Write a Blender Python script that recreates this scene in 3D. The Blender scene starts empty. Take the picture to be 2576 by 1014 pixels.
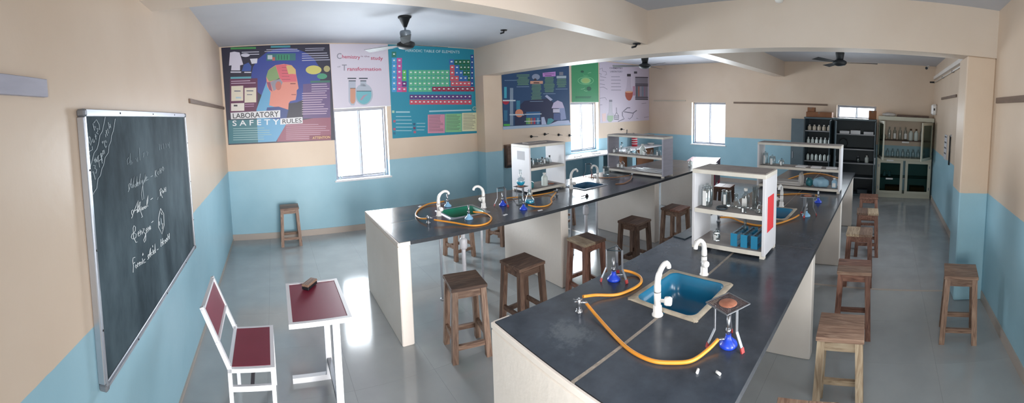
import bpy, bmesh, math, random
from mathutils import Vector, Matrix
random.seed(7)
S = bpy.context.scene
COL = S.collection
PI = math.pi

# ------------------------------------------------------------------ camera
F, U0, V0 = 981.44, 1292.7, 344.9            # cylinder panorama of a 2576 x 1014 frame
CAM = Vector((.798, 1.112, 1.993))
_y, _p, _r = math.radians(35.275), math.radians(4.452), math.radians(-1.66)
FW = Vector((math.sin(_y)*math.cos(_p), math.cos(_y)*math.cos(_p), -math.sin(_p)))
_R = Vector((math.cos(_y), -math.sin(_y), 0)); _U = _R.cross(FW)
RT = _R*math.cos(_r) + _U*math.sin(_r); UP = -_R*math.sin(_r) + _U*math.cos(_r)
cd = bpy.data.cameras.new('camera'); cam = bpy.data.objects.new('camera', cd); COL.objects.link(cam)
cd.type = 'PANO'; cd.panorama_type = 'CENTRAL_CYLINDRICAL'
cd.central_cylindrical_range_u_min = -U0/F; cd.central_cylindrical_range_u_max = (2576-U0)/F
cd.central_cylindrical_range_v_min = -(1014-V0)/F; cd.central_cylindrical_range_v_max = V0/F
cd.central_cylindrical_radius = 1.0
cd.clip_start = .02; cd.clip_end = 200
m = Matrix.Identity(4)
for i in range(3): m[i][0], m[i][1], m[i][2], m[i][3] = RT[i], UP[i], -FW[i], CAM[i]
cam.matrix_world = m
S.camera = cam

def on(ax, val, u, v):
    """photo pixel -> point on the plane  axis = val"""
    a, t = (u-U0)/F, (V0-v)/F
    d = RT*math.sin(a) + UP*t + FW*math.cos(a)
    k = 'XYZ'.index(ax); return CAM + d*((val-CAM[k])/d[k])

# ------------------------------------------------------------------ room size
W, L, ZB = 7.554, 10.079, 1.166              # depth to the poster wall, length, height of the blue paint
HB = .9                                       # worktop height
def zc(x): return 3.235 - .03*min(x, 5.0)     # ceiling height, slightly sloping slab

# ------------------------------------------------------------------ world, daylight, exposure
S.view_settings.view_transform = 'Standard'; S.view_settings.look = 'None'
S.view_settings.gamma = 1; S.view_settings.use_curve_mapping = False
S.view_settings.exposure = -0.04
w = bpy.data.worlds.new('overcast'); S.world = w; w.use_nodes = True
w.node_tree.nodes['Background'].inputs[0].default_value = (.86, .93, 1, 1)
w.node_tree.nodes['Background'].inputs[1].default_value = 3.0
def daylight_or_fill(name, loc, rot, sx, sy, power, color=(.94, .97, 1), spread=180):
    l = bpy.data.lights.new(name, 'AREA'); l.shape = 'RECTANGLE'; l.size = sx; l.size_y = sy
    l.energy = power; l.color = color; l.spread = math.radians(spread)
    o = bpy.data.objects.new(name, l); COL.objects.link(o); o.location = loc; o.rotation_euler = rot
    return o
WIN = [(1.80, 2.74, .885, 2.09), (6.95, 7.89, .90, 2.06)]            # poster wall: x0 x1 z0 z1
WINR = [(5.17, 6.16, .94, 2.06), (1.36, 2.30, 1.74, 2.07)]           # cupboard wall: y0 y1 z0 z1
DOOR = (.95, 2.1, 0, 2.2); WINF = (2.4, 3.25, .9, 2.1); FILL_FRONT = (5.45, 6.75, .9, 2.15); FILL_LEFT = (.4, 1.6, .9, 2.1)              # front wall door and window; last two openings are unseen, added as fill light
for i, (a, b, c, d) in enumerate(WIN):
    daylight_or_fill('daylight_or_fill', ((a+b)/2, W+.24, (c+d)/2), (-PI/2, 0, 0), b-a, d-c, [150, 150][i])
for i, (a, b, c, d) in enumerate(WINR):
    daylight_or_fill('daylight_or_fill', (L+.24, (a+b)/2, (c+d)/2), (0, PI/2, 0), d-c, b-a, [90, 20][i])
daylight_or_fill('daylight_or_fill', ((DOOR[0]+DOOR[1])/2, -.24, 1.1), (PI/2, 0, 0), 1.15, 2.2, 62, (1, .98, .97), 70)
daylight_or_fill('daylight_or_fill', ((WINF[0]+WINF[1])/2, -.24, 1.5), (PI/2, 0, 0), 0.85, 1.2, 14, (1, .98, .97), 90)
daylight_or_fill('daylight_or_fill', ((FILL_FRONT[0]+FILL_FRONT[1])/2, -.24, 1.52), (PI/2, 0, 0), 1.3, 1.25, 35, (.95, .98, 1))  # unseen opening behind the pillar, added to brighten back wall and far bay

daylight_or_fill('daylight_or_fill', (-.24, (FILL_LEFT[0]+FILL_LEFT[1])/2, 1.5), (0, -PI/2, 0), 1.2, 1.2, 46, (1, .95, .87), 130)  # unseen left wall opening, added as fill for beam, pillar and panel faces

# ------------------------------------------------------------------ materials
def srgb(h):
    h = h.lstrip('#'); c = [int(h[i:i+2], 16)/255 for i in (0, 2, 4)]
    return tuple(x/12.92 if x <= .04045 else ((x+.055)/1.055)**2.4 for x in c) + (1,)
MATS = {}
def mat(name, col, rough=.5, metal=0, spec=.5, noise=None, bump=None, coat=0, emit=0):
    """noise=(scale, colour2, lo, hi[, stretch])  bump=(scale, strength)"""
    if name in MATS: return MATS[name]
    M = bpy.data.materials.new(name); M.use_nodes = True; nt = M.node_tree; b = nt.nodes['Principled BSDF']
    c = srgb(col) if isinstance(col, str) else col
    b.inputs['Base Color'].default_value = c; b.inputs['Roughness'].default_value = rough
    b.inputs['Metallic'].default_value = metal; b.inputs['Specular IOR Level'].default_value = spec
    b.inputs['Coat Weight'].default_value = coat
    if emit: b.inputs['Emission Color'].default_value = c; b.inputs['Emission Strength'].default_value = emit
    if noise or bump:
        tc = nt.nodes.new('ShaderNodeTexCoord')
    if noise:
        sc, c2, lo, hi = noise[:4]
        mp = nt.nodes.new('ShaderNodeMapping'); nt.links.new(tc.outputs['Object'], mp.inputs[0])
        if len(noise) > 4: mp.inputs['Scale'].default_value = noise[4]
        n = nt.nodes.new('ShaderNodeTexNoise'); n.inputs['Scale'].default_value = sc; n.inputs['Detail'].default_value = 6
        nt.links.new(mp.outputs[0], n.inputs['Vector'])
        r = nt.nodes.new('ShaderNodeValToRGB'); nt.links.new(n.outputs['Fac'], r.inputs[0])
        r.color_ramp.elements[0].position = lo; r.color_ramp.elements[0].color = c
        r.color_ramp.elements[1].position = hi; r.color_ramp.elements[1].color = srgb(c2)
        nt.links.new(r.outputs[0], b.inputs['Base Color'])
    if bump:
        n2 = nt.nodes.new('ShaderNodeTexNoise'); n2.inputs['Scale'].default_value = bump[0]; n2.inputs['Detail'].default_value = 5
        nt.links.new(tc.outputs['Object'], n2.inputs['Vector'])
        bp = nt.nodes.new('ShaderNodeBump'); bp.inputs['Strength'].default_value = bump[1]; bp.inputs['Distance'].default_value = .01
        nt.links.new(n2.outputs['Fac'], bp.inputs['Height']); nt.links.new(bp.outputs[0], b.inputs['Normal'])
    MATS[name] = M; return M

def wall_paint():
    M = bpy.data.materials.new('two_tone_wall_paint'); M.use_nodes = True; nt = M.node_tree; N = nt.nodes; b = N['Principled BSDF']
    b.inputs['Roughness'].default_value = .42; b.inputs['Specular IOR Level'].default_value = .35
    g = N.new('ShaderNodeNewGeometry'); sx = N.new('ShaderNodeSeparateXYZ'); nt.links.new(g.outputs['Position'], sx.inputs[0])
    def noise(s, det=5):
        n = N.new('ShaderNodeTexNoise'); n.inputs['Scale'].default_value = s; n.inputs['Detail'].default_value = det
        nt.links.new(g.outputs['Position'], n.inputs['Vector']); return n
    def ramp(n, c1, p1, c2, p2):
        r = N.new('ShaderNodeValToRGB'); nt.links.new(n.outputs['Fac'], r.inputs[0]); e = r.color_ramp.elements
        e[0].position = p1; e[0].color = srgb(c1); e[1].position = p2; e[1].color = srgb(c2); return r
    wob = noise(9); ma = N.new('ShaderNodeMath'); ma.operation = 'MULTIPLY_ADD'
    nt.links.new(wob.outputs['Fac'], ma.inputs[0]); ma.inputs[1].default_value = .012; nt.links.new(sx.outputs['Z'], ma.inputs[2])
    gt = N.new('ShaderNodeMath'); gt.operation = 'GREATER_THAN'; nt.links.new(ma.outputs[0], gt.inputs[0]); gt.inputs[1].default_value = ZB+.006
    cream = ramp(noise(1.1), '#D6C0AA', .35, '#DECAB6', .7); blue = ramp(noise(1.7), '#97BFCE', .35, '#A2C8D6', .7)
    mx = N.new('ShaderNodeMix'); mx.data_type = 'RGBA'; nt.links.new(gt.outputs[0], mx.inputs['Factor'])
    nt.links.new(blue.outputs[0], mx.inputs['A']); nt.links.new(cream.outputs[0], mx.inputs['B'])
    nt.links.new(mx.outputs['Result'], b.inputs['Base Color'])
    bp = N.new('ShaderNodeBump'); bp.inputs['Strength'].default_value = .12; bp.inputs['Distance'].default_value = .01
    nt.links.new(noise(14, 6).outputs['Fac'], bp.inputs['Height']); nt.links.new(bp.outputs[0], b.inputs['Normal'])
    MATS['wall'] = M; return M
def wood(name, dark, mid, light):
    M = bpy.data.materials.new(name); M.use_nodes = True; nt = M.node_tree; N = nt.nodes; b = N['Principled BSDF']
    b.inputs['Roughness'].default_value = .5
    tc = N.new('ShaderNodeTexCoord'); oi = N.new('ShaderNodeObjectInfo'); mp = N.new('ShaderNodeMapping')
    ad = N.new('ShaderNodeVectorMath'); ad.operation = 'ADD'
    nt.links.new(tc.outputs['Object'], ad.inputs[0]); sc = N.new('ShaderNodeMath'); sc.operation = 'MULTIPLY'; sc.inputs[1].default_value = 37
    nt.links.new(oi.outputs['Random'], sc.inputs[0]); nt.links.new(sc.outputs[0], ad.inputs[1])
    nt.links.new(ad.outputs[0], mp.inputs[0]); mp.inputs['Scale'].default_value = (26, 26, 3) if 'upright' in name else (3, 26, 26)
    n = N.new('ShaderNodeTexNoise'); n.inputs['Scale'].default_value = 1.6; n.inputs['Detail'].default_value = 7; n.inputs['Distortion'].default_value = 1.4
    nt.links.new(mp.outputs[0], n.inputs['Vector'])
    r = N.new('ShaderNodeValToRGB'); nt.links.new(n.outputs['Fac'], r.inputs[0]); e = r.color_ramp.elements
    e[0].position = .3; e[0].color = srgb(dark); e[1].position = .75; e[1].color = srgb(light)
    k = e.new(.52); k.color = srgb(mid)
    hs = N.new('ShaderNodeHueSaturation'); nt.links.new(r.outputs[0], hs.inputs['Color'])
    va = N.new('ShaderNodeMath'); va.operation = 'MULTIPLY_ADD'; va.inputs[1].default_value = .35; va.inputs[2].default_value = .82
    nt.links.new(oi.outputs['Random'], va.inputs[0]); nt.links.new(va.outputs[0], hs.inputs['Value'])
    nt.links.new(hs.outputs[0], b.inputs['Base Color'])
    bp = N.new('ShaderNodeBump'); bp.inputs['Strength'].default_value = .2; bp.inputs['Distance'].default_value = .004
    nt.links.new(n.outputs['Fac'], bp.inputs['Height']); nt.links.new(bp.outputs[0], b.inputs['Normal'])
    MATS[name] = M; return M
def glass(name, tint, gloss=.12, rough=.03):
    """thin-walled glass: mostly transparent with a Fresnel sheen"""
    M = bpy.data.materials.new(name); M.use_nodes = True; nt = M.node_tree; N = nt.nodes; N.remove(N['Principled BSDF'])
    t = N.new('ShaderNodeBsdfTransparent'); t.inputs[0].default_value = srgb(tint)
    g = N.new('ShaderNodeBsdfGlossy'); g.inputs['Roughness'].default_value = rough
    lw = N.new('ShaderNodeLayerWeight'); lw.inputs['Blend'].default_value = .35
    ma = N.new('ShaderNodeMath'); ma.operation = 'MULTIPLY_ADD'; ma.inputs[1].default_value = .45; ma.inputs[2].default_value = gloss; ma.use_clamp = True
    nt.links.new(lw.outputs['Facing'], ma.inputs[0])
    mx = N.new('ShaderNodeMixShader'); nt.links.new(ma.outputs[0], mx.inputs[0]); nt.links.new(t.outputs[0], mx.inputs[1]); nt.links.new(g.outputs[0], mx.inputs[2])
    nt.links.new(mx.outputs[0], N['Material Output'].inputs[0]); MATS[name] = M; return M
def printed(name, rough):
    """flat print: ink colours come from the mesh's colour attribute"""
    M = bpy.data.materials.new(name); M.use_nodes = True; nt = M.node_tree; b = nt.nodes['Principled BSDF']
    a = nt.nodes.new('ShaderNodeVertexColor'); a.layer_name = 'ink'; nt.links.new(a.outputs[0], b.inputs['Base Color'])
    b.inputs['Roughness'].default_value = rough; MATS[name] = M; return M
def blackboard():
    M = mat('blackboard', '#33424A', .72, spec=.14); nt = M.node_tree; N = nt.nodes; b = N['Principled BSDF']
    tc = N.new('ShaderNodeTexCoord'); mp = N.new('ShaderNodeMapping'); mp.inputs['Scale'].default_value = (1, 1.5, .7); mp.inputs['Rotation'].default_value = (.5, 0, 0)
    nt.links.new(tc.outputs['Object'], mp.inputs[0])
    n = N.new('ShaderNodeTexNoise'); n.inputs['Scale'].default_value = 1.8; n.inputs['Detail'].default_value = 9; n.inputs['Roughness'].default_value = .62
    nt.links.new(mp.outputs[0], n.inputs['Vector'])
    r = N.new('ShaderNodeValToRGB'); nt.links.new(n.outputs['Fac'], r.inputs[0]); e = r.color_ramp.elements
    e[0].position = .36; e[0].color = srgb('#2C3A42'); e[1].position = .72; e[1].color = srgb('#5A6B74')
    nt.links.new(r.outputs[0], b.inputs['Base Color']); return M
def slate():
    M = mat('slate_worktop', '#2A2D34', .3, spec=.5); nt = M.node_tree; N = nt.nodes; b = N['Principled BSDF']
    g = N.new('ShaderNodeNewGeometry')
    def nz(s, d, rg):
        n = N.new('ShaderNodeTexNoise'); n.inputs['Scale'].default_value = s; n.inputs['Detail'].default_value = d; n.inputs['Roughness'].default_value = rg
        nt.links.new(g.outputs['Position'], n.inputs['Vector']); return n
    a = nz(2.2, 9, .65)
    r = N.new('ShaderNodeValToRGB'); nt.links.new(a.outputs['Fac'], r.inputs[0]); e = r.color_ramp.elements
    e[0].position = .4; e[0].color = srgb('#333A44'); e[1].position = .78; e[1].color = srgb('#535C68')
    # a smear of chalk dust near the worktop end
    vd = N.new('ShaderNodeVectorMath'); vd.operation = 'DISTANCE'; nt.links.new(g.outputs['Position'], vd.inputs[0]); vd.inputs[1].default_value = (2.02, 2.43, .9)
    ms = N.new('ShaderNodeMath'); ms.operation = 'MULTIPLY_ADD'; nt.links.new(nz(11, 6, .7).outputs['Fac'], ms.inputs[0]); ms.inputs[1].default_value = .5; ms.inputs[2].default_value = -.17
    lt = N.new('ShaderNodeMapRange'); sb = N.new('ShaderNodeMath'); sb.operation = 'SUBTRACT'; nt.links.new(ms.outputs[0], sb.inputs[0]); nt.links.new(vd.outputs['Value'], sb.inputs[1])
    nt.links.new(sb.outputs[0], lt.inputs[0]); lt.inputs[1].default_value = -.04; lt.inputs[2].default_value = .06; lt.inputs[4].default_value = .3
    mx = N.new('ShaderNodeMix'); mx.data_type = 'RGBA'; nt.links.new(lt.outputs[0], mx.inputs['Factor']); nt.links.new(r.outputs[0], mx.inputs['A']); mx.inputs['B'].default_value = srgb('#8C949A')
    nt.links.new(mx.outputs['Result'], b.inputs['Base Color'])
    r2 = N.new('ShaderNodeMapRange'); nt.links.new(nz(5, 6, .6).outputs['Fac'], r2.inputs[0]); r2.inputs[3].default_value = .13; r2.inputs[4].default_value = .32
    nt.links.new(r2.outputs[0], b.inputs['Roughness'])
    bp = N.new('ShaderNodeBump'); bp.inputs['Strength'].default_value = .06; bp.inputs['Distance'].default_value = .006
    nt.links.new(nz(24, 4, .5).outputs['Fac'], bp.inputs['Height']); nt.links.new(bp.outputs[0], b.inputs['Normal']); return M
def floor_mat(name, c1, c2, rough, vein):
    M = mat(name, c1, rough, spec=.55); nt = M.node_tree; N = nt.nodes; b = N['Principled BSDF']
    g = N.new('ShaderNodeNewGeometry'); n = N.new('ShaderNodeTexNoise'); n.inputs['Scale'].default_value = vein; n.inputs['Detail'].default_value = 8
    nt.links.new(g.outputs['Position'], n.inputs['Vector'])
    r = N.new('ShaderNodeValToRGB'); nt.links.new(n.outputs['Fac'], r.inputs[0]); e = r.color_ramp.elements
    e[0].position = .35; e[0].color = srgb(c1); e[1].position = .7; e[1].color = srgb(c2)
    oi = N.new('ShaderNodeObjectInfo'); hs = N.new('ShaderNodeHueSaturation'); nt.links.new(r.outputs[0], hs.inputs['Color'])
    va = N.new('ShaderNodeMath'); va.operation = 'MULTIPLY_ADD'; va.inputs[1].default_value = .06; va.inputs[2].default_value = .97
    nt.links.new(oi.outputs['Random'], va.inputs[0]); nt.links.new(va.outputs[0], hs.inputs['Value']); nt.links.new(hs.outputs[0], b.inputs['Base Color'])
    return M

wall_paint(); blackboard(); slate()
for v in ('', '_upright'):
    wood('wood_dark'+v, '#4A382F', '#684F42', '#806A5A'); wood('wood_mid'+v, '#6A4E40', '#8F7260', '#A98E7A'); wood('wood_light'+v, '#8A725A', '#B09A80', '#C8B69C')
    wood('wood_red'+v, '#5A3A30', '#865C4C', '#A07A68')
glass('clear_glass', '#EEF3F4'); glass('window_glass', '#FAFDFF', .02); mat('blue_liquid', '#12B4DA', .15); glass('dim_glass', '#C4D0CC', -.03, .12)
printed('vinyl_print', .42); printed('chalk', .95); printed('paper_print', .8)
floor_mat('floor_near', '#A2A6A7', '#ABAFB0', .12, 3); floor_mat('floor_far', '#9C9EA0', '#A8AAAC', .12, 4)
mat('ceiling_paint', '#BFC2CA', .7, noise=(1.3, '#C9CCD3', .3, .7)); mat('cream_plaster', '#DDD3C9', .6, noise=(2, '#E6DDD5', .3, .7), bump=(20, .15))
mat('beam_paint', '#D6C6B6', .5, noise=(1.2, '#DDCFC1', .3, .7), bump=(14, .12))
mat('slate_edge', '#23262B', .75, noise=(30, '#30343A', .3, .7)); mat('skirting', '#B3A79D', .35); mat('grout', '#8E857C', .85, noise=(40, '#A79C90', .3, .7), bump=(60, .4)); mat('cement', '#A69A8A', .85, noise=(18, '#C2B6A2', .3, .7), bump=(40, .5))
mat('white_laminate', '#DAD8DC', .45, noise=(3, '#E4E2E4', .3, .7)); mat('rack_edge', '#D8D0C4', .5, noise=(8, '#E6E0D6', .3, .7)); mat('rack_board', '#8E8684', .6, noise=(7, '#A79F9A', .3, .7))
mat('white_paint', '#E8E8EC', .35); mat('white_plastic', '#ECE9E6', .28, coat=.2); mat('maroon', '#7A1F36', .42, noise=(5, '#84263E', .3, .7)); mat('red_enamel', '#8A1C30', .45)
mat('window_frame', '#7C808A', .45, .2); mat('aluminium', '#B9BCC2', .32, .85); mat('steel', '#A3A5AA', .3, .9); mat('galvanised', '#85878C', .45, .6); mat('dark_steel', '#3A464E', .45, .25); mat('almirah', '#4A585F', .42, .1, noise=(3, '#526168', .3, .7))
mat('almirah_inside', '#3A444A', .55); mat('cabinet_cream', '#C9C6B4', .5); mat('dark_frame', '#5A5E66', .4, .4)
mat('black_plastic', '#1B1D21', .4); mat('fan_dark', '#14171A', .6, 0); mat('fan_grey', '#77828C', .4, .3)
mat('rubber_orange', '#E09A38', .42, noise=(6, '#D98C30', .35, .65)); mat('rubber_brown', '#B07850', .5); mat('clear_tube', '#D8DADC', .3); mat('red_rubber', '#A83A3A', .6)
mat('burner_blue', '#1F45C8', .35, coat=.3); mat('burner_pale', '#86B8DC', .35); mat('sink_blue', '#22789F', .22, coat=.2); mat('sink_green', '#0F7F62', .25, coat=.3); mat('sink_far_blue', '#1E5A80', .25, coat=.3)
mat('rack_blue', '#2C88B0', .4); mat('ceramic', '#9A5E4A', .8, noise=(30, '#B87A60', .3, .7)); mat('gauze_wire', '#5A4C4C', .6, .2); mat('paper', '#E6E6E8', .8); mat('red_paper', '#E23A40', .7); mat('card', '#8A5C3E', .8, noise=(6, '#7A5036', .3, .7))
mat('plank_grey', '#A9A7B4', .6, noise=(4, '#B6B4C0', .3, .7, (1, 1, 6))); mat('plank_brown', '#6E5A4C', .6, noise=(4, '#80695A', .3, .7, (1, 1, 6))); mat('plank_pale', '#C6BBAA', .6)
mat('label_paper', '#EDEDED', .8); mat('white_pvc', '#DCDAE0', .35); mat('ext_red', '#C0223A', .35); mat('amber', '#5A3A22', .25); mat('teal_bottle', '#3A7F8A', .3); mat('bottle_white', '#DDE6E2', .4)
mat('pale_blue_plastic', '#9CC4DC', .4); mat('rag', '#CFCBC8', .9); mat('chalk_stick', '#F2F2F0', .9); mat('notice', '#C8C8CC', .8); mat('box_brown', '#4A3830', .55, noise=(5, '#6A5044', .3, .7)); mat('green_plastic', '#2E9A62', .35)
mat('ceiling_lamp', '#F0EEEA', .4); mat('pipe_grey', '#B8BCC4', .35); mat('chair_wood', '#5A2A34', .5); mat('sky_green', '#88B070', .8); mat('floor_base', '#7A7C7A', .8)

# ------------------------------------------------------------------ mesh builder
class MB:
    def __init__(s): s.bm = bmesh.new(); s.mi = 0
    def _tag(s, faces, smooth=False):
        for f in faces: f.material_index = s.mi; f.smooth = smooth
    def mat(s, i): s.mi = i; return s
    def box(s, x0, x1, y0, y1, z0, z1, bev=0, M=None):
        vs = [s.bm.verts.new((x, y, z)) for z in (z0, z1) for (x, y) in ((x0, y0), (x1, y0), (x1, y1), (x0, y1))]
        q = [(3, 2, 1, 0), (4, 5, 6, 7), (0, 1, 5, 4), (1, 2, 6, 5), (2, 3, 7, 6), (3, 0, 4, 7)]
        fs = [s.bm.faces.new([vs[i] for i in k]) for k in q]; s._tag(fs)
        if bev:
            es = list({e for f in fs for e in f.edges})
            r = bmesh.ops.bevel(s.bm, geom=es, offset=bev, segments=1, affect='EDGES', clamp_overlap=True)
            s._tag(r['faces']); vs = list({v for f in r['faces'] for v in f.verts} | {v for v in vs if v.is_valid})
        if M: bmesh.ops.transform(s.bm, matrix=M, verts=vs)
        return s
    def bar(s, p, q, w, d=None, up=(0, 0, 1)):
        """square bar from p to q"""
        p, q = Vector(p), Vector(q); d = d or w; n = (q-p).normalized(); u = Vector(up)
        if abs(n.dot(u)) > .95: u = Vector((1, 0, 0))
        a = n.cross(u).normalized()*w/2; b = a.cross(n).normalized()*d/2
        vs = [s.bm.verts.new(c+i*a+j*b) for c in (p, q) for i, j in ((-1, -1), (1, -1), (1, 1), (-1, 1))]
        s._tag([s.bm.faces.new([vs[i] for i in k]) for k in [(3, 2, 1, 0), (4, 5, 6, 7), (0, 1, 5, 4), (1, 2, 6, 5), (2, 3, 7, 6), (3, 0, 4, 7)]]); return s
    def tube(s, pts, r, n=8, cap=True):
        """round tube through pts; r number or list"""
        pts = [Vector(p) for p in pts]; k = len(pts); rs = r if isinstance(r, (list, tuple)) else [r]*k
        prev = None; rings = []
        for i, p in enumerate(pts):
            t = (pts[min(i+1, k-1)]-pts[max(i-1, 0)]).normalized()
            a = prev if prev is not None else (Vector((0, 0, 1)) if abs(t.z) < .9 else Vector((1, 0, 0)))
            a = (a - t*a.dot(t)).normalized(); prev = a; b = t.cross(a)
            rings.append([s.bm.verts.new(p + (a*math.cos(2*PI*j/n) + b*math.sin(2*PI*j/n))*rs[i]) for j in range(n)])
        fs = [s.bm.faces.new((A[j], A[(j+1) % n], B[(j+1) % n], B[j])) for A, B in zip(rings, rings[1:]) for j in range(n)]
        s._tag(fs, True)
        if cap: s._tag([s.bm.faces.new(rings[0][::-1]), s.bm.faces.new(rings[-1])])
        return s
    def lathe(s, prof, n=16, M=None, close=True):
        """prof = [(r, z)...] revolved about z"""
        rings = []
        for r, z in prof:
            if r < 1e-5: rings.append([s.bm.verts.new((0, 0, z))])
            else: rings.append([s.bm.verts.new((r*math.cos(2*PI*j/n), r*math.sin(2*PI*j/n), z)) for j in range(n)])
        fs = []
        for A, B in zip(rings, rings[1:]):
            for j in range(n):
                a0, a1, b0, b1 = A[j % len(A)], A[(j+1) % len(A)], B[j % len(B)], B[(j+1) % len(B)]
                q = [a0] + ([a1] if len(A) > 1 else []) + ([b1] if len(B) > 1 else []) + [b0]
                if len(q) > 2: fs.append(s.bm.faces.new(q))
        s._tag(fs, True)
        if close:
            for R, rev in ((rings[0], True), (rings[-1], False)):
                if len(R) > 1: s._tag([s.bm.faces.new(R[::-1] if rev else R)])
        if M: bmesh.ops.transform(s.bm, matrix=M, verts=[v for R in rings for v in R])
        return s
    def prism(s, poly, z0, z1, M=None):
        n = len(poly); A = [s.bm.verts.new((x, y, z0)) for x, y in poly]; B = [s.bm.verts.new((x, y, z1)) for x, y in poly]
        fs = [s.bm.faces.new(A[::-1]), s.bm.faces.new(B)] + [s.bm.faces.new((A[i], A[(i+1) % n], B[(i+1) % n], B[i])) for i in range(n)]
        s._tag(fs)
        if M: bmesh.ops.transform(s.bm, matrix=M, verts=A+B)
        return s
    def hexa(s, c):
        """8 corners: 4 bottom then 4 top"""
        vs = [s.bm.verts.new(p) for p in c]
        s._tag([s.bm.faces.new([vs[i] for i in k]) for k in [(3, 2, 1, 0), (4, 5, 6, 7), (0, 1, 5, 4), (1, 2, 6, 5), (2, 3, 7, 6), (3, 0, 4, 7)]]); return s
    def quad(s, *p): s._tag([s.bm.faces.new([s.bm.verts.new(q) for q in p])]); return s
    def mesh(s, name):
        bmesh.ops.recalc_face_normals(s.bm, faces=s.bm.faces); me = bpy.data.meshes.new(name); s.bm.to_mesh(me); s.bm.free(); return me
    def obj(s, name, mt, parent=None, loc=None, rz=0):
        return link(name, s.mesh(name), mt, parent, loc, rz)
def link(name, me, mt, parent=None, loc=None, rz=0):
    if not me.materials:
        for k in (mt if isinstance(mt, (list, tuple)) else [mt]): me.materials.append(MATS[k])
    o = bpy.data.objects.new(name, me); COL.objects.link(o)
    if parent: o.parent = parent
    if loc is not None: o.location = loc
    if rz: o.rotation_euler.z = rz
    return o
CACHE = {}
def shared(key, fn):
    if key not in CACHE: CACHE[key] = fn()
    return CACHE[key]
def tag(o, label, cat, group=None):
    o['label'] = label; o['category'] = cat
    if group: o['group'] = group
    return o
def thing(name, label, cat, loc=(0, 0, 0), rz=0, group=None):
    o = bpy.data.objects.new(name, None); COL.objects.link(o); o.location = loc; o.rotation_euler.z = rz; o.empty_display_size = .1
    return tag(o, label, cat, group)
def struct(o): o['kind'] = 'structure'; return o
def spline(pts, k=6):
    """Catmull-Rom through pts"""
    P = [Vector(p) for p in pts]; P = [2*P[0]-P[1]] + P + [2*P[-1]-P[-2]]; out = []
    for a, b, c, d in zip(P, P[1:], P[2:], P[3:]):
        for i in range(k):
            t = i/k; out.append(.5*((2*b) + (c-a)*t + (2*a-5*b+4*c-d)*t*t + (3*b-a-3*c+d)*t**3))
    return out + [P[-2]]

# ================================================================== ROOM SHELL
T = .2
def wall_cells(axis, a0, a1, holes, z1):
    """rectangles of a wall along one axis around its openings"""
    xs = sorted({a0, a1, *[h[0] for h in holes], *[h[1] for h in holes]}); zs = sorted({0, z1, *[h[2] for h in holes], *[h[3] for h in holes]})
    for x, X in zip(xs, xs[1:]):
        for z, Z in zip(zs, zs[1:]):
            cx, cz = (x+X)/2, (z+Z)/2
            if not any(h[0] < cx < h[1] and h[2] < cz < h[3] for h in holes): yield x, X, z, Z
ZT = 3.4
b = MB()
for x, X, z, Z in wall_cells(0, -T, W+T, [FILL_LEFT], ZT): b.box(-T, 0, x, X, z, Z)
struct(b.obj('wall_left', 'wall'))
b = MB()
for x, X, z, Z in wall_cells(0, -0, L, WIN, ZT): b.box(x, X, W, W+T, z, Z)
struct(b.obj('wall_back', 'wall'))
b = MB()
for x, X, z, Z in wall_cells(0, -T, W+T, WINR, ZT): b.box(L, L+T, x, X, z, Z)
struct(b.obj('wall_right', 'wall'))
b = MB()
for x, X, z, Z in wall_cells(0, 0, L, [DOOR, WINF, FILL_FRONT], ZT): b.box(x, X, -T, 0, z, Z)
struct(b.obj('wall_front', 'wall'))
# ceiling slab, two gently sloping fields
b = MB()
for x0, x1 in ((-T, 5), (5, L+T)):
    b.hexa([(x0, -T, zc(x0)), (x1, -T, zc(x1)), (x1, W+T, zc(x1)), (x0, W+T, zc(x0)), (x0, -T, ZT+.1), (x1, -T, ZT+.1), (x1, W+T, ZT+.1), (x0, W+T, ZT+.1)])
struct(b.obj('ceiling', 'ceiling_paint'))
# cross beam from pillar to pillar, and the two long beams
XA, XB = 4.50, 4.78       # near face of the cross beam at the poster wall / at the front wall
b = MB(); zs, zt = 2.55, 3.3
b.hexa([(XB, 0, zs+.05), (XB+.3, 0, zs+.05), (XA+.3, W, zs+.03), (XA, W, zs+.03), (XB, 0, zt), (XB+.3, 0, zt), (XA+.3, W, zt), (XA, W, zt)])
struct(b.obj('trim_1', 'beam_paint'))
b = MB()
b.hexa([(0, 3.55, 2.825), (4.66, 3.80, 2.70), (4.66, 4.00, 2.70), (0, 3.82, 2.825), (0, 3.55, 3.3), (4.66, 3.80, 3.3), (4.66, 4.00, 3.3), (0, 3.82, 3.3)])
struct(b.obj('trim_2', 'beam_paint'))
b = MB(); b.box(4.9, L, 3.62, 3.88, 2.72, 3.3); struct(b.obj('trim_3', 'beam_paint'))
b = MB(); b.box(XA, XA+.38, W-.29, W, 0, 2.58); struct(b.obj('wall_pillar_back', 'wall'))
b = MB(); b.box(XB, XB+.42, 0, .31, 0, 2.6, .012); struct(b.obj('wall_pillar_front', 'wall'))
# floor: bed + tiles
fl = struct(MB().box(-T, L+T, -T, W+T, -.1, -.012).obj('floor', 'floor_base'))
TS = .62; nx, ny = 8, 12
def tile_mesh(sx, sy): return MB().box(-sx/2, sx/2, -sy/2, sy/2, -.011, 0).mesh('tile')
sy = W/ny
for fld, (xa, xb) in enumerate(((0, 5.0), (5.04, L))):
    n = 8; sx = (xb-xa)/n
    me = shared(('tile', fld), lambda: tile_mesh(sx-.0008, sy-.0008))
    for i in range(n):
        for j in range(ny):
            link('tile', me, ['floor_near', 'floor_far'][fld], fl, (xa+(i+.5)*sx, (j+.5)*sy, 0))
MB().box(5.0, 5.04, 0, W, -.011, .001).obj('threshold_strip', 'skirting', fl)
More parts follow.
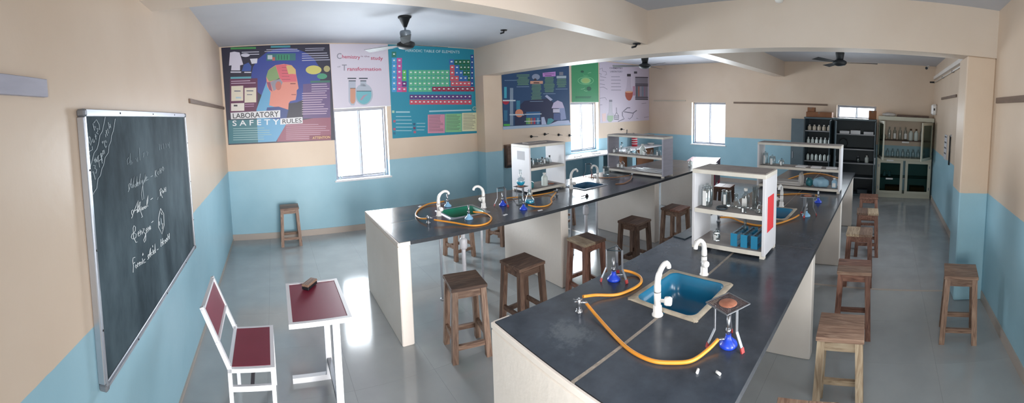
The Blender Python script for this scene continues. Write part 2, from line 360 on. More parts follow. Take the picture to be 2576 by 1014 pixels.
# skirting
struct(MB().box(.0, XA, W-.012, W, 0, .1).obj('baseboard_back', 'skirting'))
struct(MB().box(XA+.38, 5.9, W-.012, W, 0, .1).obj('baseboard_back', 'skirting'))
struct(MB().box(0, .012, 0, W-.012, 0, .03).obj('baseboard_left', 'skirting'))
struct(MB().box(L-.012, L, 3.4, 7.0, 0, .1).obj('baseboard_right', 'skirting'))
b = MB(); b.box(DOOR[1], XB, 0, .012, 0, .1); b.box(XB+.42, 9.6, 0, .012, 0, .1); struct(b.obj('baseboard_front', 'skirting'))

def window(n, axis, a0, a1, z0, z1, pane=True, sill=True):
    """sliding aluminium window in its opening; axis 'Y' = poster wall, 'X' = cupboard wall, 'F' = front wall"""
    def P(a, d, z):                      # a along the wall, d outwards from the inner face
        return {'Y': (a, W+d, z), 'X': (L+d, a, z), 'F': (a, -d, z), 'W': (-d, a, z)}[axis]
    def bx(m, A0, A1, d0, d1, Z0, Z1):
        p, q = P(A0, d0, Z0), P(A1, d1, Z1)
        m.box(*[v for k in range(3) for v in sorted((p[k], q[k]))])
    fr = MB(); f = .032
    bx(fr, a0, a1, .1, .17, z0, z0+f); bx(fr, a0, a1, .1, .17, z1-f, z1); bx(fr, a0, a0+f, .1, .17, z0+f, z1-f); bx(fr, a1-f, a1, .1, .17, z0+f, z1-f)
    root = struct(fr.obj(f'window_{n}', 'window_frame'))
    mid = (a0+a1)/2
    for (A0, A1, d) in ((a0+f, mid+.02, .12), (mid-.02, a1-f, .145)):
        s = MB(); g = .018
        bx(s, A0, A1, d, d+.02, z0+f, z0+f+g); bx(s, A0, A1, d, d+.02, z1-f-g, z1-f); bx(s, A0, A0+g, d, d+.02, z0+f+g, z1-f-g); bx(s, A1-g, A1, d, d+.02, z0+f+g, z1-f-g)
        so = s.obj('sash', 'window_frame', root)
        p = MB(); bx(p, A0+g, A1-g, d+.008, d+.012, z0+f+g, z1-f-g); p.obj('pane', 'window_glass', so)
    if sill:
        s = MB(); bx(s, a0-.03, a1+.03, -.02, .1, z0-.025, z0+.002); s.obj('window_sill', 'white_laminate', root)
window(1, 'Y', *WIN[0]); window(2, 'Y', *WIN[1], sill=False); window(3, 'X', *WINR[0]); window(4, 'X', *WINR[1], sill=False); window(5, 'F', *WINF); window(6, 'F', *FILL_FRONT); window(7, 'W', *FILL_LEFT)  # last two windows are unseen, added to carry the fill lamps
b = MB(); a0, a1, z0, z1 = DOOR
b.box(a0, a0+.06, -.16, -.04, 0, z1); b.box(a1-.06, a1, -.16, -.04, 0, z1); b.box(a0+.06, a1-.06, -.16, -.04, z1-.06, z1)
struct(b.obj('door_1', 'wood_mid'))

# ================================================================== BENCHES
def grid_slab(x0, x1, y0, y1, z0, z1, hole=None):
    xs = sorted({x0, x1} | ({max(x0, hole[0]), min(x1, hole[1])} if hole else set())); ys = sorted({y0, y1} | ({max(y0, hole[2]), min(y1, hole[3])} if hole else set()))
    inh = lambda a, c: hole and hole[0] < a < hole[1] and hole[2] < c < hole[3]
    m = MB(); bm = m.bm; V = {}
    def v(x, y, z):
        k = (round(x, 5), round(y, 5), z)
        if k not in V: V[k] = bm.verts.new((x, y, z))
        return V[k]
    cells = {(i, j) for i in range(len(xs)-1) for j in range(len(ys)-1) if not inh((xs[i]+xs[i+1])/2, (ys[j]+ys[j+1])/2)}
    for i, j in cells:
        a, c, d, e = xs[i], xs[i+1], ys[j], ys[j+1]
        bm.faces.new((v(a, d, z1), v(c, d, z1), v(c, e, z1), v(a, e, z1))); bm.faces.new((v(a, e, z0), v(c, e, z0), v(c, d, z0), v(a, d, z0)))
        for (ni, nj), (p, q) in (((i-1, j), ((a, e), (a, d))), ((i+1, j), ((c, d), (c, e))), ((i, j-1), ((a, d), (c, d))), ((i, j+1), ((c, e), (a, e)))):
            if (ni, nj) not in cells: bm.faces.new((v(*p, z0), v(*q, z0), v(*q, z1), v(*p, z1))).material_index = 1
    return m
BENCH = [dict(x0=1.745, y0=4.14, y1=5.316, sup=[1.745, 3.55, 5.345, 7.2], seg=[1.76, 3.66, 5.5, 7.42], sinks=[(2.44, 2.88, 4.54, 4.92), (4.33, 4.78, 4.58, 4.96)]),
         dict(x0=1.783, y0=1.595, y1=2.758, sup=[1.783, 3.69, 5.58, 7.28], seg=[1.80, 3.70, 5.59, 7.45], sinks=[(2.47, 2.93, 1.99, 2.41), (4.36, 4.80, 2.02, 2.42)])]
where = ['bench along the poster wall', 'bench with the big blue sink']
for bi, B in enumerate(BENCH):
    y0, y1 = B['y0'], B['y1']; ym = (y0+y1)/2
    t = thing('lab_bench', ['cream plastered wall supports of the bench nearer the poster wall', 'cream plastered wall supports of the bench nearer the aisle stools'][bi], 'bench', (B['x0'], ym, 0), 0, 'plastered bench supports')
    for k, x in enumerate(B['sup']):
        top = HB-.034
        m = MB().box(x-B['x0'], x-B['x0']+.11, y0-ym+(0 if k == 0 else .03), y1-ym-(0 if k == 0 else .03), 0, top, .008)
        m.obj('support_wall', 'cream_plaster', t)
    wt = thing('worktop', ['black slate worktop with the green sink', 'black slate worktop with the large bright blue sink'][bi], 'worktop', (B['x0'], ym, HB), 0, 'black slate worktops')
    sg = B['seg']
    for k, (a, c) in enumerate(zip(sg, sg[1:])):
        hole = B['sinks'][k] if k < len(B['sinks']) else None
        gp = .009 if bi and k == 0 else .004
        for (p, q) in ((y0+.012, ym-gp), (ym+gp, y1-.012)):
            z0 = .868
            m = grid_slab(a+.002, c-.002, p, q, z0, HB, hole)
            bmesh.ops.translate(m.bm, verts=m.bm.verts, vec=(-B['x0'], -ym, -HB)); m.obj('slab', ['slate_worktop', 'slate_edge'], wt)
        # mortar joints
        runs = [(a, c)] if not hole else [(a, hole[0]-.03), (hole[1]+.03, c)]
        for (p, q) in runs:
            m = MB().box(p-B['x0'], q-B['x0'], -gp, gp, -.02, -.0005)
            m.obj('mortar_joint', 'grout', wt)
        if k == 0:         # plaster drawn up over the slab edge at the end wall
            MB().box(0, .018, y0-ym, y1-ym, -.032, -.001, .004).obj('plaster_edge', 'cream_plaster', wt)
            for e0, e1 in ((y0, y0+.012), (y1-.012, y1)): MB().box(.018, .112, e0-ym, e1-ym, -.032, -.001).obj('plaster_edge', 'cream_plaster', wt)
        if k: MB().box(a-.003-B['x0'], a+.003-B['x0'], y0+.02-ym, y1-.02-ym, -.02, -.0008).obj('mortar_joint', 'grout', wt)

# ------------------------------------------------------------------ sinks
def rrect(hx, hy, r, n=6):
    return [(sx*(hx-r)+r*math.cos(a), sy*(hy-r)+r*math.sin(a)) for sx, sy, a0 in ((1, 1, 0), (-1, 1, PI/2), (-1, -1, PI), (1, -1, 1.5*PI)) for a in [a0+PI/2*i/n for i in range(n+1)]]
def sink(rect, matn, label, rimmat='cement'):
    x0, x1, y0, y1 = rect; cx, cy, hx, hy = (x0+x1)/2, (y0+y1)/2, (x1-x0)/2, (y1-y0)/2
    t = thing('sink', label, 'sink', (cx, cy, HB-.2), 0, 'bench sinks')
    m = MB(); bm = m.bm
    lv = [(hx-.012, hy-.012, .04, .206), (hx-.03, hy-.03, .06, .2), (hx-.04, hy-.04, .07, .1), (hx-.06, hy-.06, .08, .03), (hx-.1, hy-.1, .06, .012), (.03, .03, .029, .006)]
    rings = [[bm.verts.new((px, py, z)) for px, py in rrect(a, c, min(r, a*.99, c*.99))] for a, c, r, z in lv]
    for A, Bq in zip(rings, rings[1:]):
        k = len(A)
        for j in range(k): f = bm.faces.new((A[j], A[(j+1) % k], Bq[(j+1) % k], Bq[j])); f.smooth = True
    bm.faces.new(rings[-1])
    m.obj('basin', matn, t)
    MB().lathe([(.0, .008), (.022, .008), (.022, .011), (.014, .010), (.0, .0095)], 12).obj('drain', 'steel', t)
    # uneven mortar rim around the bowl
    m = MB(); bm = m.bm; rnd = random.Random(int(cx*100)); k = 28
    op = rrect(hx+.012, hy+.012, .02); ip = rrect(hx-.022, hy-.022, .05)
    O = [bm.verts.new((px*(1+rnd.uniform(-.02, .03)), py*(1+rnd.uniform(-.02, .03)), .2005)) for px, py in op]
    Mi = [bm.verts.new((px*.985, py*.985, .207+rnd.uniform(-.002, .003))) for px, py in op]
    I = [bm.verts.new((px, py, .207)) for px, py in ip]
    for A, Bq in ((O, Mi), (Mi, I)):
        for j in range(len(A)): bm.faces.new((A[j], A[(j+1) % len(A)], Bq[(j+1) % len(A)], Bq[j])).smooth = True
    m.obj('rim', rimmat, t); return t
sink(BENCH[1]['sinks'][0], 'sink_blue', 'large bright blue sink between two white taps near the orange hoses')
sink(BENCH[1]['sinks'][1], 'sink_blue', 'blue sink half hidden behind the rack with red paper')
sink(BENCH[0]['sinks'][0], 'sink_green', 'green sink on the bench along the poster wall', 'aluminium')
sink(BENCH[0]['sinks'][1], 'sink_far_blue', 'dull dark blue sink between two white taps beside the rack with a wash bottle', 'aluminium')

# ------------------------------------------------------------------ taps
def tap(loc, rz, knob_side, label):
    t = thing('tap', label, 'tap', loc, rz, 'white swan neck taps')
    key = lambda k, f: link(k, shared(('tap', k), f), 'white_plastic' if k != 'seal_ring' else 'black_plastic', t)
    key('base', lambda: MB().lathe([(.0, 0), (.03, 0), (.03, .006), (.024, .012), (.023, .05), (.019, .055), (0, .055)], 16).mesh('base'))
    key('body', lambda: MB().lathe([(0, .05), (.0185, .05), (.0185, .125), (0, .125)], 16).mesh('body'))
    key('seal_ring', lambda: MB().lathe([(0, .125), (.0192, .125), (.0192, .128), (0, .128)], 16).mesh('seal_ring'))
    pts = [(0, 0, .128), (0, 0, .16), (.006, 0, .195), (.03, 0, .228), (.066, 0, .246), (.098, 0, .243), (.116, 0, .228), (.12, 0, .21)]
    key('spout', lambda: MB().tube(spline(pts, 4), [.0185]*5 + [.0165]*6 + [.014]*10 + [.0125]*4 + [.0135]*4, 12).mesh('spout'))
    kn = link('knob', shared(('tap', 'knob'), lambda: MB().lathe([(0, 0), (.009, 0), (.009, .02), (.02, .024), (.0235, .034), (.0225, .056), (.017, .062), (0, .062)], 10, Matrix.Rotation(PI/2, 4, 'X')).mesh('knob')), 'white_plastic', t, (0, -.016, .082))
    kn.rotation_euler.z = knob_side
    return t
tap((2.424, 2.19, HB), .05, .35, 'white tap beside the valve end of the large blue sink')
tap((2.982, 2.2, HB), PI, 2.6, 'white tap between the large blue sink and the rack with red paper')
tap((4.31, 2.2, HB), 0, 0, 'white tap of the half hidden blue sink next to the rack with red paper')
tap((4.85, 2.2, HB), PI, 0, 'white tap beyond the half hidden blue sink')
tap((2.39, 4.73, HB), 0, 0, 'white tap at the bench end side of the green sink')
tap((2.93, 4.735, HB), PI, 0, 'white tap at the green sink beside the burner under a tripod')
tap((4.28, 4.77, HB), 0, 0, 'white tap at the dull blue sink, next to the rack with a wash bottle')
tap((4.83, 4.80, HB), PI, 0, 'white tap beyond the dull blue sink by the thin brown hoses')

# ------------------------------------------------------------------ pipes under the bench near the poster wall
for k, (x, y) in enumerate(((2.66, 4.73), (4.55, 4.77))):
    t = thing('drain_pipe', ['white plastic drain pipe with bottle trap under the green sink', 'white plastic drain pipe with bottle trap under the dull blue sink'][k], 'pipe', (x, y, 0), 0, 'sink drain pipes')
    MB().tube([(0, 0, .05), (0, 0, .705)], .022, 10).obj('downpipe', 'white_pvc', t)
    MB().lathe([(0, .5), (.035, .5), (.042, .52), (.042, .6), (.03, .62), (0, .62)], 12).obj('bottle_trap', 'white_pvc', t)
    MB().tube([(0, 0, .06), (.1, -.02, .02), (.22, -.03, .014)], .018, 8).obj('waste_hose', 'white_pvc', t)
    for j, dx in enumerate((-.26, .24)):
        p = thing('water_pipe', f'thin {["grey", "white"][j]} water pipe standing under the {["green", "dull blue"][k]} sink', 'pipe', (x+dx, y+.02, 0), 0, 'water pipes under the benches')
        MB().tube([(0, 0, .012), (0, 0, .866)], .013, 8).obj('pipe_length', ['pipe_grey', 'white_pvc'][j], p)
        MB().lathe([(0, 0), (.03, 0), (.03, .008), (.018, .014), (0, .014)], 10).obj('floor_flange', 'pipe_grey', p)

# ------------------------------------------------------------------ gas valves, hoses, burners, tripods
def gas_valve(loc, rz, label):
    t = thing('gas_valve', label, 'valve', loc, rz, 'bench gas valves')
    key = lambda k, mt, f, **kw: link(k, shared(('valve', k), f), mt, t, **kw)
    key('base', 'steel', lambda: MB().lathe([(0, 0), (.02, 0), (.02, .006), (.013, .01), (.013, .014), (.016, .018), (0, .018)], 12).mesh('base'))
    key('body', 'steel', lambda: MB().lathe([(0, .016), (.012, .016), (.012, .068), (.008, .074), (0, .074)], 12).mesh('body'))
    for s in (-.3, .8):
        o = key('nozzle', 'steel', lambda: MB().tube([(0, 0, 0), (.02, 0, 0), (.045, 0, -.004)], [.007, .006, .005], 8).mesh('nozzle'), loc=(0, 0, .052)); o.rotation_euler.z = s
        h = key('lever', 'steel', lambda: MB().bar((0, 0, 0), (-.03, .012, .006), .006, .004).mesh('lever'), loc=(0, 0, .06)); h.rotation_euler.z = s
    return t
def hose(px, label, mt='rubber_orange', r=.0085, z=None, ends=(0, 0), pts=None, clear=None):
    P = [on('Z', HB+r, *q) for q in px] if pts is None else [Vector(p) for p in pts]
    P = [Vector((p.x, p.y, HB+r+.001)) for p in P]
    P[0].z += ends[0]; P[-1].z += ends[1]
    if len(P) > 3: P[1].z += ends[0]*.35; P[-2].z += ends[1]*.3
    o = MB().tube(spline(P, 7), r, 10).obj('gas_hose', mt)
    return tag(o, label, 'hose', 'rubber gas hoses')
def burner(x, y, label, mt='burner_blue', rz=0):
    t = thing('bunsen_burner', label, 'burner', (x, y, HB), rz, 'bunsen burners')
    key = lambda k, mm, f: link(k, shared(('burner', k, mm), f), mm, t)
    key('base', mt, lambda: MB().lathe([(0, 0), (.04, 0), (.043, .006), (.04, .016), (.024, .03), (.014, .042), (.013, .055), (0, .055)], 18).mesh('base'))
    key('barrel', 'steel', lambda: MB().lathe([(0, .055), (.0085, .055), (.0085, .145), (.007, .145), (.007, .1), (0, .1)], 12).mesh('barrel'))
    key('air_collar', 'steel', lambda: MB().lathe([(0, .062), (.0125, .062), (.0125, .082), (0, .082)], 12).mesh('air_collar'))
    key('gas_inlet', 'steel', lambda: MB().tube([(0, 0, .034), (.06, 0, .034)], .005, 8).mesh('gas_inlet'))
    return t
def tripod(x, y, rz, label, h=.2, foot='red_rubber', leg='galvanised', r=.058):
    t = thing('tripod_stand', label, 'tripod', (x, y, HB), rz, 'laboratory tripods')
    def ring(): return MB().tube([(r*math.cos(a), r*math.sin(a), h-.004) for a in [2*PI*i/3 for i in (0, 1, 2, 0)]], .0035, 6).mesh('top_ring')
    link('top_ring', shared(('tri', 'ring', h, r), ring), 'dark_steel', t)
    for k in range(3):
        o = link('leg', shared(('tri', 'leg', h, r), lambda: (lambda m: (m.bar((r, 0, h), (r, 0, h*.42), .016, .004, (1, 0, 0)), m.bar((r, 0, h*.42), (r+.035, 0, .012), .016, .004, (1, 0, 0)))[0])(MB()).mesh('leg')), leg, t); o.rotation_euler.z = 2*PI*k/3
        f = link('foot_cap', shared(('tri', 'cap', h, r), lambda: MB().bar((r+.031, 0, .022), (r+.038, 0, .0), .019, .008, (1, 0, 0)).mesh('foot_cap')), foot, o)
    return t
def gauze(x, y, z, rz, label, s=.07):
    t = thing('wire_gauze', label, 'gauze', (x, y, z), rz, 'wire gauzes')
    m = MB(); n = 15
    for i in range(1, n):
        c = -s + 2*s*i/n; m.bar((c, -s, .001), (c, s, .001), .0034, .0016); m.bar((-s, c, .0025), (s, c, .0025), .0034, .0016)
    m.obj('mesh_wires', 'gauze_wire', t)
    m = MB(); m.bar((-s, -s, .002), (s, -s, .002), .006, .004); m.bar((-s, s, .002), (s, s, .002), .006, .004); m.bar((-s, -s, .002), (-s, s, .002), .006, .004); m.bar((s, -s, .002), (s, s, .002), .006, .004)
    m.obj('edge_fold', 'galvanised', t)
    MB().lathe([(0, 0), (.04, 0), (.042, .003), (.038, .006), (0, .005)], 20).obj('ceramic_disc', 'ceramic', t); return t
# bench beside the aisle
gas_valve((2.19, 2.53, HB), -.4, 'steel gas valve joined to the two thick orange hoses')
hose([(1467, 762), (1500, 748), (1550, 742), (1590, 728), (1612, 712), (1610, 697), (1590, 688), (1563, 687)], 'orange hose curling from the valve to the blue burner near the large blue sink', ends=(.035, .02))
hose([(1473, 777), (1500, 800), (1550, 850), (1590, 885), (1640, 908), (1690, 913), (1740, 908), (1780, 885), (1806, 868)], 'long orange hose lying in a wide curve to the burner under wire gauze', ends=(.035, .025))
burner(2.60, 2.635, 'blue based burner under the bare tripod at the worktop edge', rz=-.9)
tripod(2.615, 2.635, .5, 'bare steel tripod over a blue burner at the worktop edge')
burner(2.365, 1.765, 'blue based burner under the tripod with wire gauze', rz=2.2)
tripod(2.37, 1.775, .2, 'steel tripod carrying a wire gauze')
gauze(2.36, 1.768, HB+.2, -.41, 'square wire gauze with brown ceramic disc on a tripod')
for k, (u, v, a) in enumerate(((1755, 937, .3), (1807, 942, 1.2))):
    p = on('Z', HB, u, v)
    o = MB().tube([(-.011, 0, .006), (.011, 0, .006)], .006, 8).obj('chalk_piece', 'chalk_stick', None, (p.x, p.y, HB), a)
    tag(o, ['short broken white chalk stub on the black worktop', 'longer white chalk piece lying near the front edge of the worktop'][k], 'chalk', 'chalk pieces on the aisle bench')
gas_valve((4.08, 2.6, HB), -.4, 'steel gas valve behind the rack with red paper')
hose([(1812, 555), (1840, 551), (1870, 560), (1915, 568), (1960, 562), (1995, 551), (2010, 546)], 'orange hose running behind the rack with red paper to the pale blue burner', ends=(.03, .02))
burner(4.57, 1.865, 'pale blue based burner under the tripod beyond the red paper rack', 'burner_pale', rz=2.4)
tripod(4.60, 1.86, .9, 'grey tripod over the pale blue burner', foot='galvanised')
gauze(4.60, 1.86, HB+.2, .2, 'wire gauze on the tripod over the pale blue burner')
burner(5.17, 1.85, 'dark blue based burner in front of the wide rack', rz=2.6)
hose([(1955, 490), (2000, 488), (2030, 488), (2058, 492)], 'orange hose crossing in front of the wide rack', r=.007)
hose(None, 'orange hose lying behind the wide rack at the worktop end', r=.007, pts=[(6.3, 2.55, 0), (6.75, 2.45, 0), (7.06, 2.31, 0), (7.04, 2.07, 0), (6.76, 1.79, 0)])
o = MB().box(-.09, .09, -.06, .06, 0, .008, .002).obj('slate_tile', 'dark_steel', None, (3.585, 2.68, HB), -.1); tag(o, 'small flat black plate beside the red paper rack', 'plate')
# bench along the poster wall
gas_valve((2.195, 4.55, HB), -.2, 'steel gas valve at the green sink end of the poster bench')
hose([(1078, 558), (1056, 552), (1046, 540), (1056, 525), (1080, 514), (1118, 511)], 'orange hose looping round the tap to the burner beyond the green sink', ends=(.03, .02))
hose([(1092, 561), (1140, 563), (1190, 568), (1225, 562), (1236, 548), (1220, 538), (1190, 538)], 'orange hose looping in front of the green sink', ends=(.03, .02))
burner(2.63, 5.02, 'pale blue based burner beyond the green sink', 'burner_pale', rz=2.8)
burner(2.585, 4.445, 'pale blue based burner in front of the green sink', 'burner_pale', rz=.9)
burner(3.15, 4.69, 'blue burner under the tripod between green sink and flask', rz=.7)
tripod(3.15, 4.69, .6, 'grey tripod over a blue burner beside the green sink', foot='galvanised')
burner(3.215, 4.39, 'blue burner in front of the conical flask at the worktop edge', rz=.6)
gas_valve((3.93, 4.66, HB), 2.8, 'steel gas valve in front of the rack with a wash bottle')
hose(None, 'orange hose from the tripod burner passing behind the conical flask', r=.008, pts=[(3.22, 4.74, 0), (3.33, 4.88, 0), (3.52, 4.85, 0), (3.73, 4.79, 0), (3.86, 4.74, 0), (3.91, 4.68, 0)], ends=(.025, .03))
hose(None, 'orange hose bent along the worktop edge to the front burner', r=.008, pts=[(3.285, 4.40, 0), (3.35, 4.33, 0), (3.48, 4.315, 0), (3.62, 4.40, 0), (3.70, 4.50, 0), (3.89, 4.63, 0)], ends=(.025, .03))
gas_valve((5.40, 4.62, HB), 2.8, 'steel gas valve in front of the wide grey rack')
hose(None, 'thin brown hose running towards the windows from the far valve', 'rubber_brown', .006, pts=[(5.38, 4.65, 0), (5.21, 4.78, 0), (5.08, 5.0, 0), (5.0, 5.22, 0)], ends=(.03, 0))
hose(None, 'thin brown hose bending back to the dull blue sink', 'rubber_brown', .006, pts=[(5.37, 4.6, 0), (5.2, 4.5, 0), (4.97, 4.44, 0), (4.86, 4.5, 0)], ends=(.03, 0))
tripod(5.08, 5.20, .4, 'dark tripod standing on the bench edge towards window', leg='dark_steel', foot='dark_steel')
for k, (x, y) in enumerate(((3.32, 4.245), (2.95, 4.35), (2.36, 5.2))):
    o = MB().prism([(-.03, -.012), (.028, -.016), (.034, .01), (-.02, .014)], 0, .003).obj('paper_scrap', 'paper', None, (x, y, HB), .4*k)
    tag(o, ['white paper scrap lying by the front burner', 'small white scrap between green sink and burner', 'white scrap at the wall side of the green sink bench'][k], 'scrap', 'paper scraps on the poster bench')
t = thing('stopcock', 'black knob lying on the worktop edge by the dull blue sink', 'knob', (4.12, 4.33, HB))
MB().lathe([(0, 0), (.022, 0), (.022, .012), (.012, .016), (.012, .03), (0, .03)], 12).obj('cap', 'black_plastic', t); MB().tube([(.0, 0, .012), (-.09, .01, .012)], .005, 8).obj('stem', 'black_plastic', t)

# ================================================================== GLASSWARE KIT
def lth(key, prof, n=16): return shared(('l', key), lambda: MB().lathe(prof, n, close=False).mesh(key))
def beaker(x, y, z, label, group, r=.04, h=.1, parent=None):
    t = thing('beaker', label, 'beaker', (x, y, z), 0, group)
    link('cup', lth(f'beaker{r}{h}', [(0, .002), (r*.9, .002), (r, .008), (r, h*.95), (r*1.06, h), (r*1.02, h), (r*.96, h*.95), (r*.96, .01), (0, .006)]), 'clear_glass', t)
    link('label_strip', shared(('bl', r, h), lambda: MB().box(-r*1.03, -r*.99, -r*.28, r*.28, h*.15, h*.8).mesh('label_strip')), 'label_paper', t)
    return t
def conical(x, y, z, label, group, s=1., stopper=None, liquid=None):
    t = thing('conical_flask', label, 'flask', (x, y, z), 0, group)
    link('flask_wall', lth(f'con{s}', [(0, .002), (.042*s, .002), (.046*s, .008*s), (.04*s, .03*s), (.016*s, .085*s), (.015*s, .115*s), (.018*s, .12*s), (.014*s, .12*s), (.013*s, .085*s)]), 'clear_glass', t)
    if stopper: link('stopper', lth(f'stop{s}', [(0, .108*s), (.012*s, .108*s), (.017*s, .135*s), (0, .136*s)], 10), stopper, t)
    if liquid: link('liquid', lth(f'conl{s}', [(0, .005*s), (.041*s, .006*s), (.037*s, .028*s), (0, .0285*s)]), liquid, t)
    return t
def round_flask(x, y, z, label, group, s=1., liquid=None):
    t = thing('round_flask', label, 'flask', (x, y, z), 0, group)
    pr = [(0, 0)] + [(.04*s*math.sin(a), .04*s*(1-math.cos(a))) for a in [PI*i/10 for i in range(1, 9)]] + [(.013*s, .085*s), (.013*s, .15*s), (.016*s, .155*s)]
    link('flask_wall', lth(f'rf{s}', pr), 'clear_glass', t)
    if liquid: link('liquid', lth(f'rfl{s}', [(0, .001)] + [(.0385*s*math.sin(a), .001+.0385*s*(1-math.cos(a))) for a in [PI*i/10 for i in range(1, 6)]] + [(0, .0395*s)]), liquid, t)
    return t
def cylinder(x, y, z, label, group, r=.018, h=.22):
    t = thing('measuring_cylinder', label, 'cylinder', (x, y, z), 0, group)
    link('tube', lth(f'cyl{r}{h}', [(0, .01), (r, .01), (r, h-.006), (r*1.15, h), (r*.92, h-.004), (r*.92, .016)], 12), 'clear_glass', t)
    link('foot', lth(f'cylf{r}', [(0, 0), (r*1.9, 0), (r*1.9, .006), (r*.9, .012), (0, .012)], 12), 'clear_glass', t); return t
def bottle(x, y, z, label, group, r=.03, h=.12, body='clear_glass', cap='black_plastic', lab=True, name='reagent_bottle'):
    t = thing(name, label, 'bottle', (x, y, z), 0, group)
    link('bottle_body', lth(f'bot{r}{h}', [(0, .001), (r*.94, .001), (r, .006), (r, h*.62), (r*.85, h*.72), (r*.42, h*.8), (r*.42, h*.88), (0, h*.88)], 12), body, t)
    link('cap', lth(f'cap{r}{h}', [(0, h*.87), (r*.5, h*.87), (r*.5, h), (0, h)], 10), cap, t)
    if lab: link('label_strip', shared(('botl', r, h), lambda: MB().box(-r*1.04, -r*.7, -r*.62, r*.62, h*.12, h*.52).mesh('label_strip')), 'label_paper', t)
    return t
def jar(x, y, z, label, group, r=.04, h=.13):
    t = thing('glass_jar', label, 'jar', (x, y, z), 0, group)
    link('jar_wall', lth(f'jar{r}{h}', [(0, .002), (r*.95, .002), (r, .008), (r, h*.86), (r*.88, h*.92), (r*.88, h), (r*.84, h), (r*.84, h*.9), (r*.95, h*.84), (r*.95, .01)], 16), 'clear_glass', t)
    link('lid', lth(f'jarl{r}{h}', [(0, h), (r*.98, h), (r*.98, h+.01), (r*.3, h+.014), (r*.25, h+.03), (0, h+.032)], 16), 'clear_glass', t)
    link('label_strip', shared(('jarlb', r, h), lambda: MB().box(-r*1.04, -r*.9, -r*.3, r*.3, h*.1, h*.85).mesh('label_strip')), 'label_paper', t); return t

# ================================================================== SHELF RACKS
def rack(x0, x1, y0, y1, along, label, zm=.27, side='white_laminate', notice=False, h=.61):
    """open shelf rack; along = axis of its length"""
    cx, cy, hx, hy = (x0+x1)/2, (y0+y1)/2, (x1-x0)/2, (y1-y0)/2
    t = thing('shelf_rack', label, 'rack', (cx, cy, HB), 0, 'open racks on the benches'); th = .024
    if along == 'Y':
        ends = [(-hx, hx, -hy, -hy+th), (-hx, hx, hy-th, hy)]; inner = (-hx, hx, -hy+th, hy-th)
        feet = [(sx*(hx-.02), sy*(hy-.02)) for sx in (-1, 1) for sy in (-1, 1)]
    else:
        ends = [(-hx, -hx+th, -hy, hy), (hx-th, hx, -hy, hy)]; inner = (-hx+th, hx-th, -hy, hy)
        feet = [(sx*(hx-.02), sy*(hy-.02)) for sx in (-1, 1) for sy in (-1, 1)]
    for e in ends: MB().box(*e, .02, h-.03, .002).obj('side_panel', side, t)
    MB().box(-hx, hx, -hy, hy, h-.03, h, .002).obj('top_board', ['rack_edge'], t)
    MB().box(-hx+.01, hx-.004, -hy+.01, hy-.01, h, h+.004).obj('top_sheet', 'rack_board', t)
    for z in (.03, zm):
        s = MB().box(*inner, z, z+.022).obj('shelf', 'rack_board', t)
        if along == 'Y': MB().box(-hx-.003, -hx, -hy+th, hy-th, z-.008, z+.024).obj('edge_strip', 'rack_edge', s)
        else: MB().box(-hx+th, hx-th, -hy-.003, -hy, z-.008, z+.024).obj('edge_strip', 'rack_edge', s)
    for fx, fy in feet: MB().box(fx-.018, fx+.018, fy-.018, fy+.018, 0, .02).obj('foot', 'rack_edge', t)
    return t
R1 = rack(3.70, 4.31, 4.90, 5.285, 'X', 'narrow white rack holding a wash bottle, beside the dull blue sink', .30)
R2 = rack(5.62, 5.90, 4.21, 5.30, 'Y', 'wide grey sided rack full of glass tubes in front of the extinguisher', .28, 'plank_grey')
R3 = rack(3.375, 3.66, 1.92, 2.505, 'Y', 'white rack with red paper on its side, nearest the large blue sink', .29)
R4 = rack(5.70, 5.96, 1.665, 2.78, 'Y', 'wide pale rack in front of the cupboards on the aisle bench', .28)
MB().box(-.09, .06, -.2945, -.2928, .18, .44).obj('red_notice', 'red_paper', R3)
MB().box(-.3066, -.3052, -.1, .06, .42, .53).obj('paper_notice', 'notice', R1)
MB().box(-.3066, -.3052, -.09, .05, .14, .2).obj('paper_notice', 'notice', R1)

# red-paper rack: glassware on the middle shelf, test-tube racks below
zs, zl = HB+.313, HB+.053
g = 'glassware in the red paper rack'
jar(3.46, 2.42, zs, 'large lidded glass jar with long white label in the red paper rack', g, .045, .15)
beaker(3.54, 2.29, zs, 'tall beaker with white label in the red paper rack', g, .036, .12)
conical(3.52, 2.20, zs, 'conical flask beside the tall labelled beaker in the red paper rack', g, .9)
bottle(3.55, 2.135, zs, 'clear bottle with white cap in the red paper rack', g, .03, .15, cap='white_plastic')
cylinder(3.53, 2.05, zs, 'thick measuring cylinder in the red paper rack', g, .024, .18)
conical(3.45, 1.99, zs, 'small conical flask beside the measuring cylinder in the red paper rack', g, .7)
beaker(3.42, 2.10, zs, 'low small beaker at the shelf front of the red paper rack', g, .022, .045)
o = MB().lathe([(.035, .004), (.04, 0), (.045, .004), (.046, .012), (.042, .016), (.036, .013), (.035, .004)], 20, close=False).obj('clamp_ring', 'dark_steel', None, (3.44, 2.285, zs)); tag(o, 'dark metal ring lying on the red paper rack shelf', 'ring')
o = MB().box(-.05, .05, -.025, .025, 0, .02, .002).obj('rubber_block', 'card', None, (3.58, 1.985, zs), .0)
tag(o, 'brown cork block at the panel end of the red paper rack shelf', 'block')
jar(3.47, 2.34, zl, 'small squat glass jar on the lower shelf of the red paper rack', g, .03, .06)
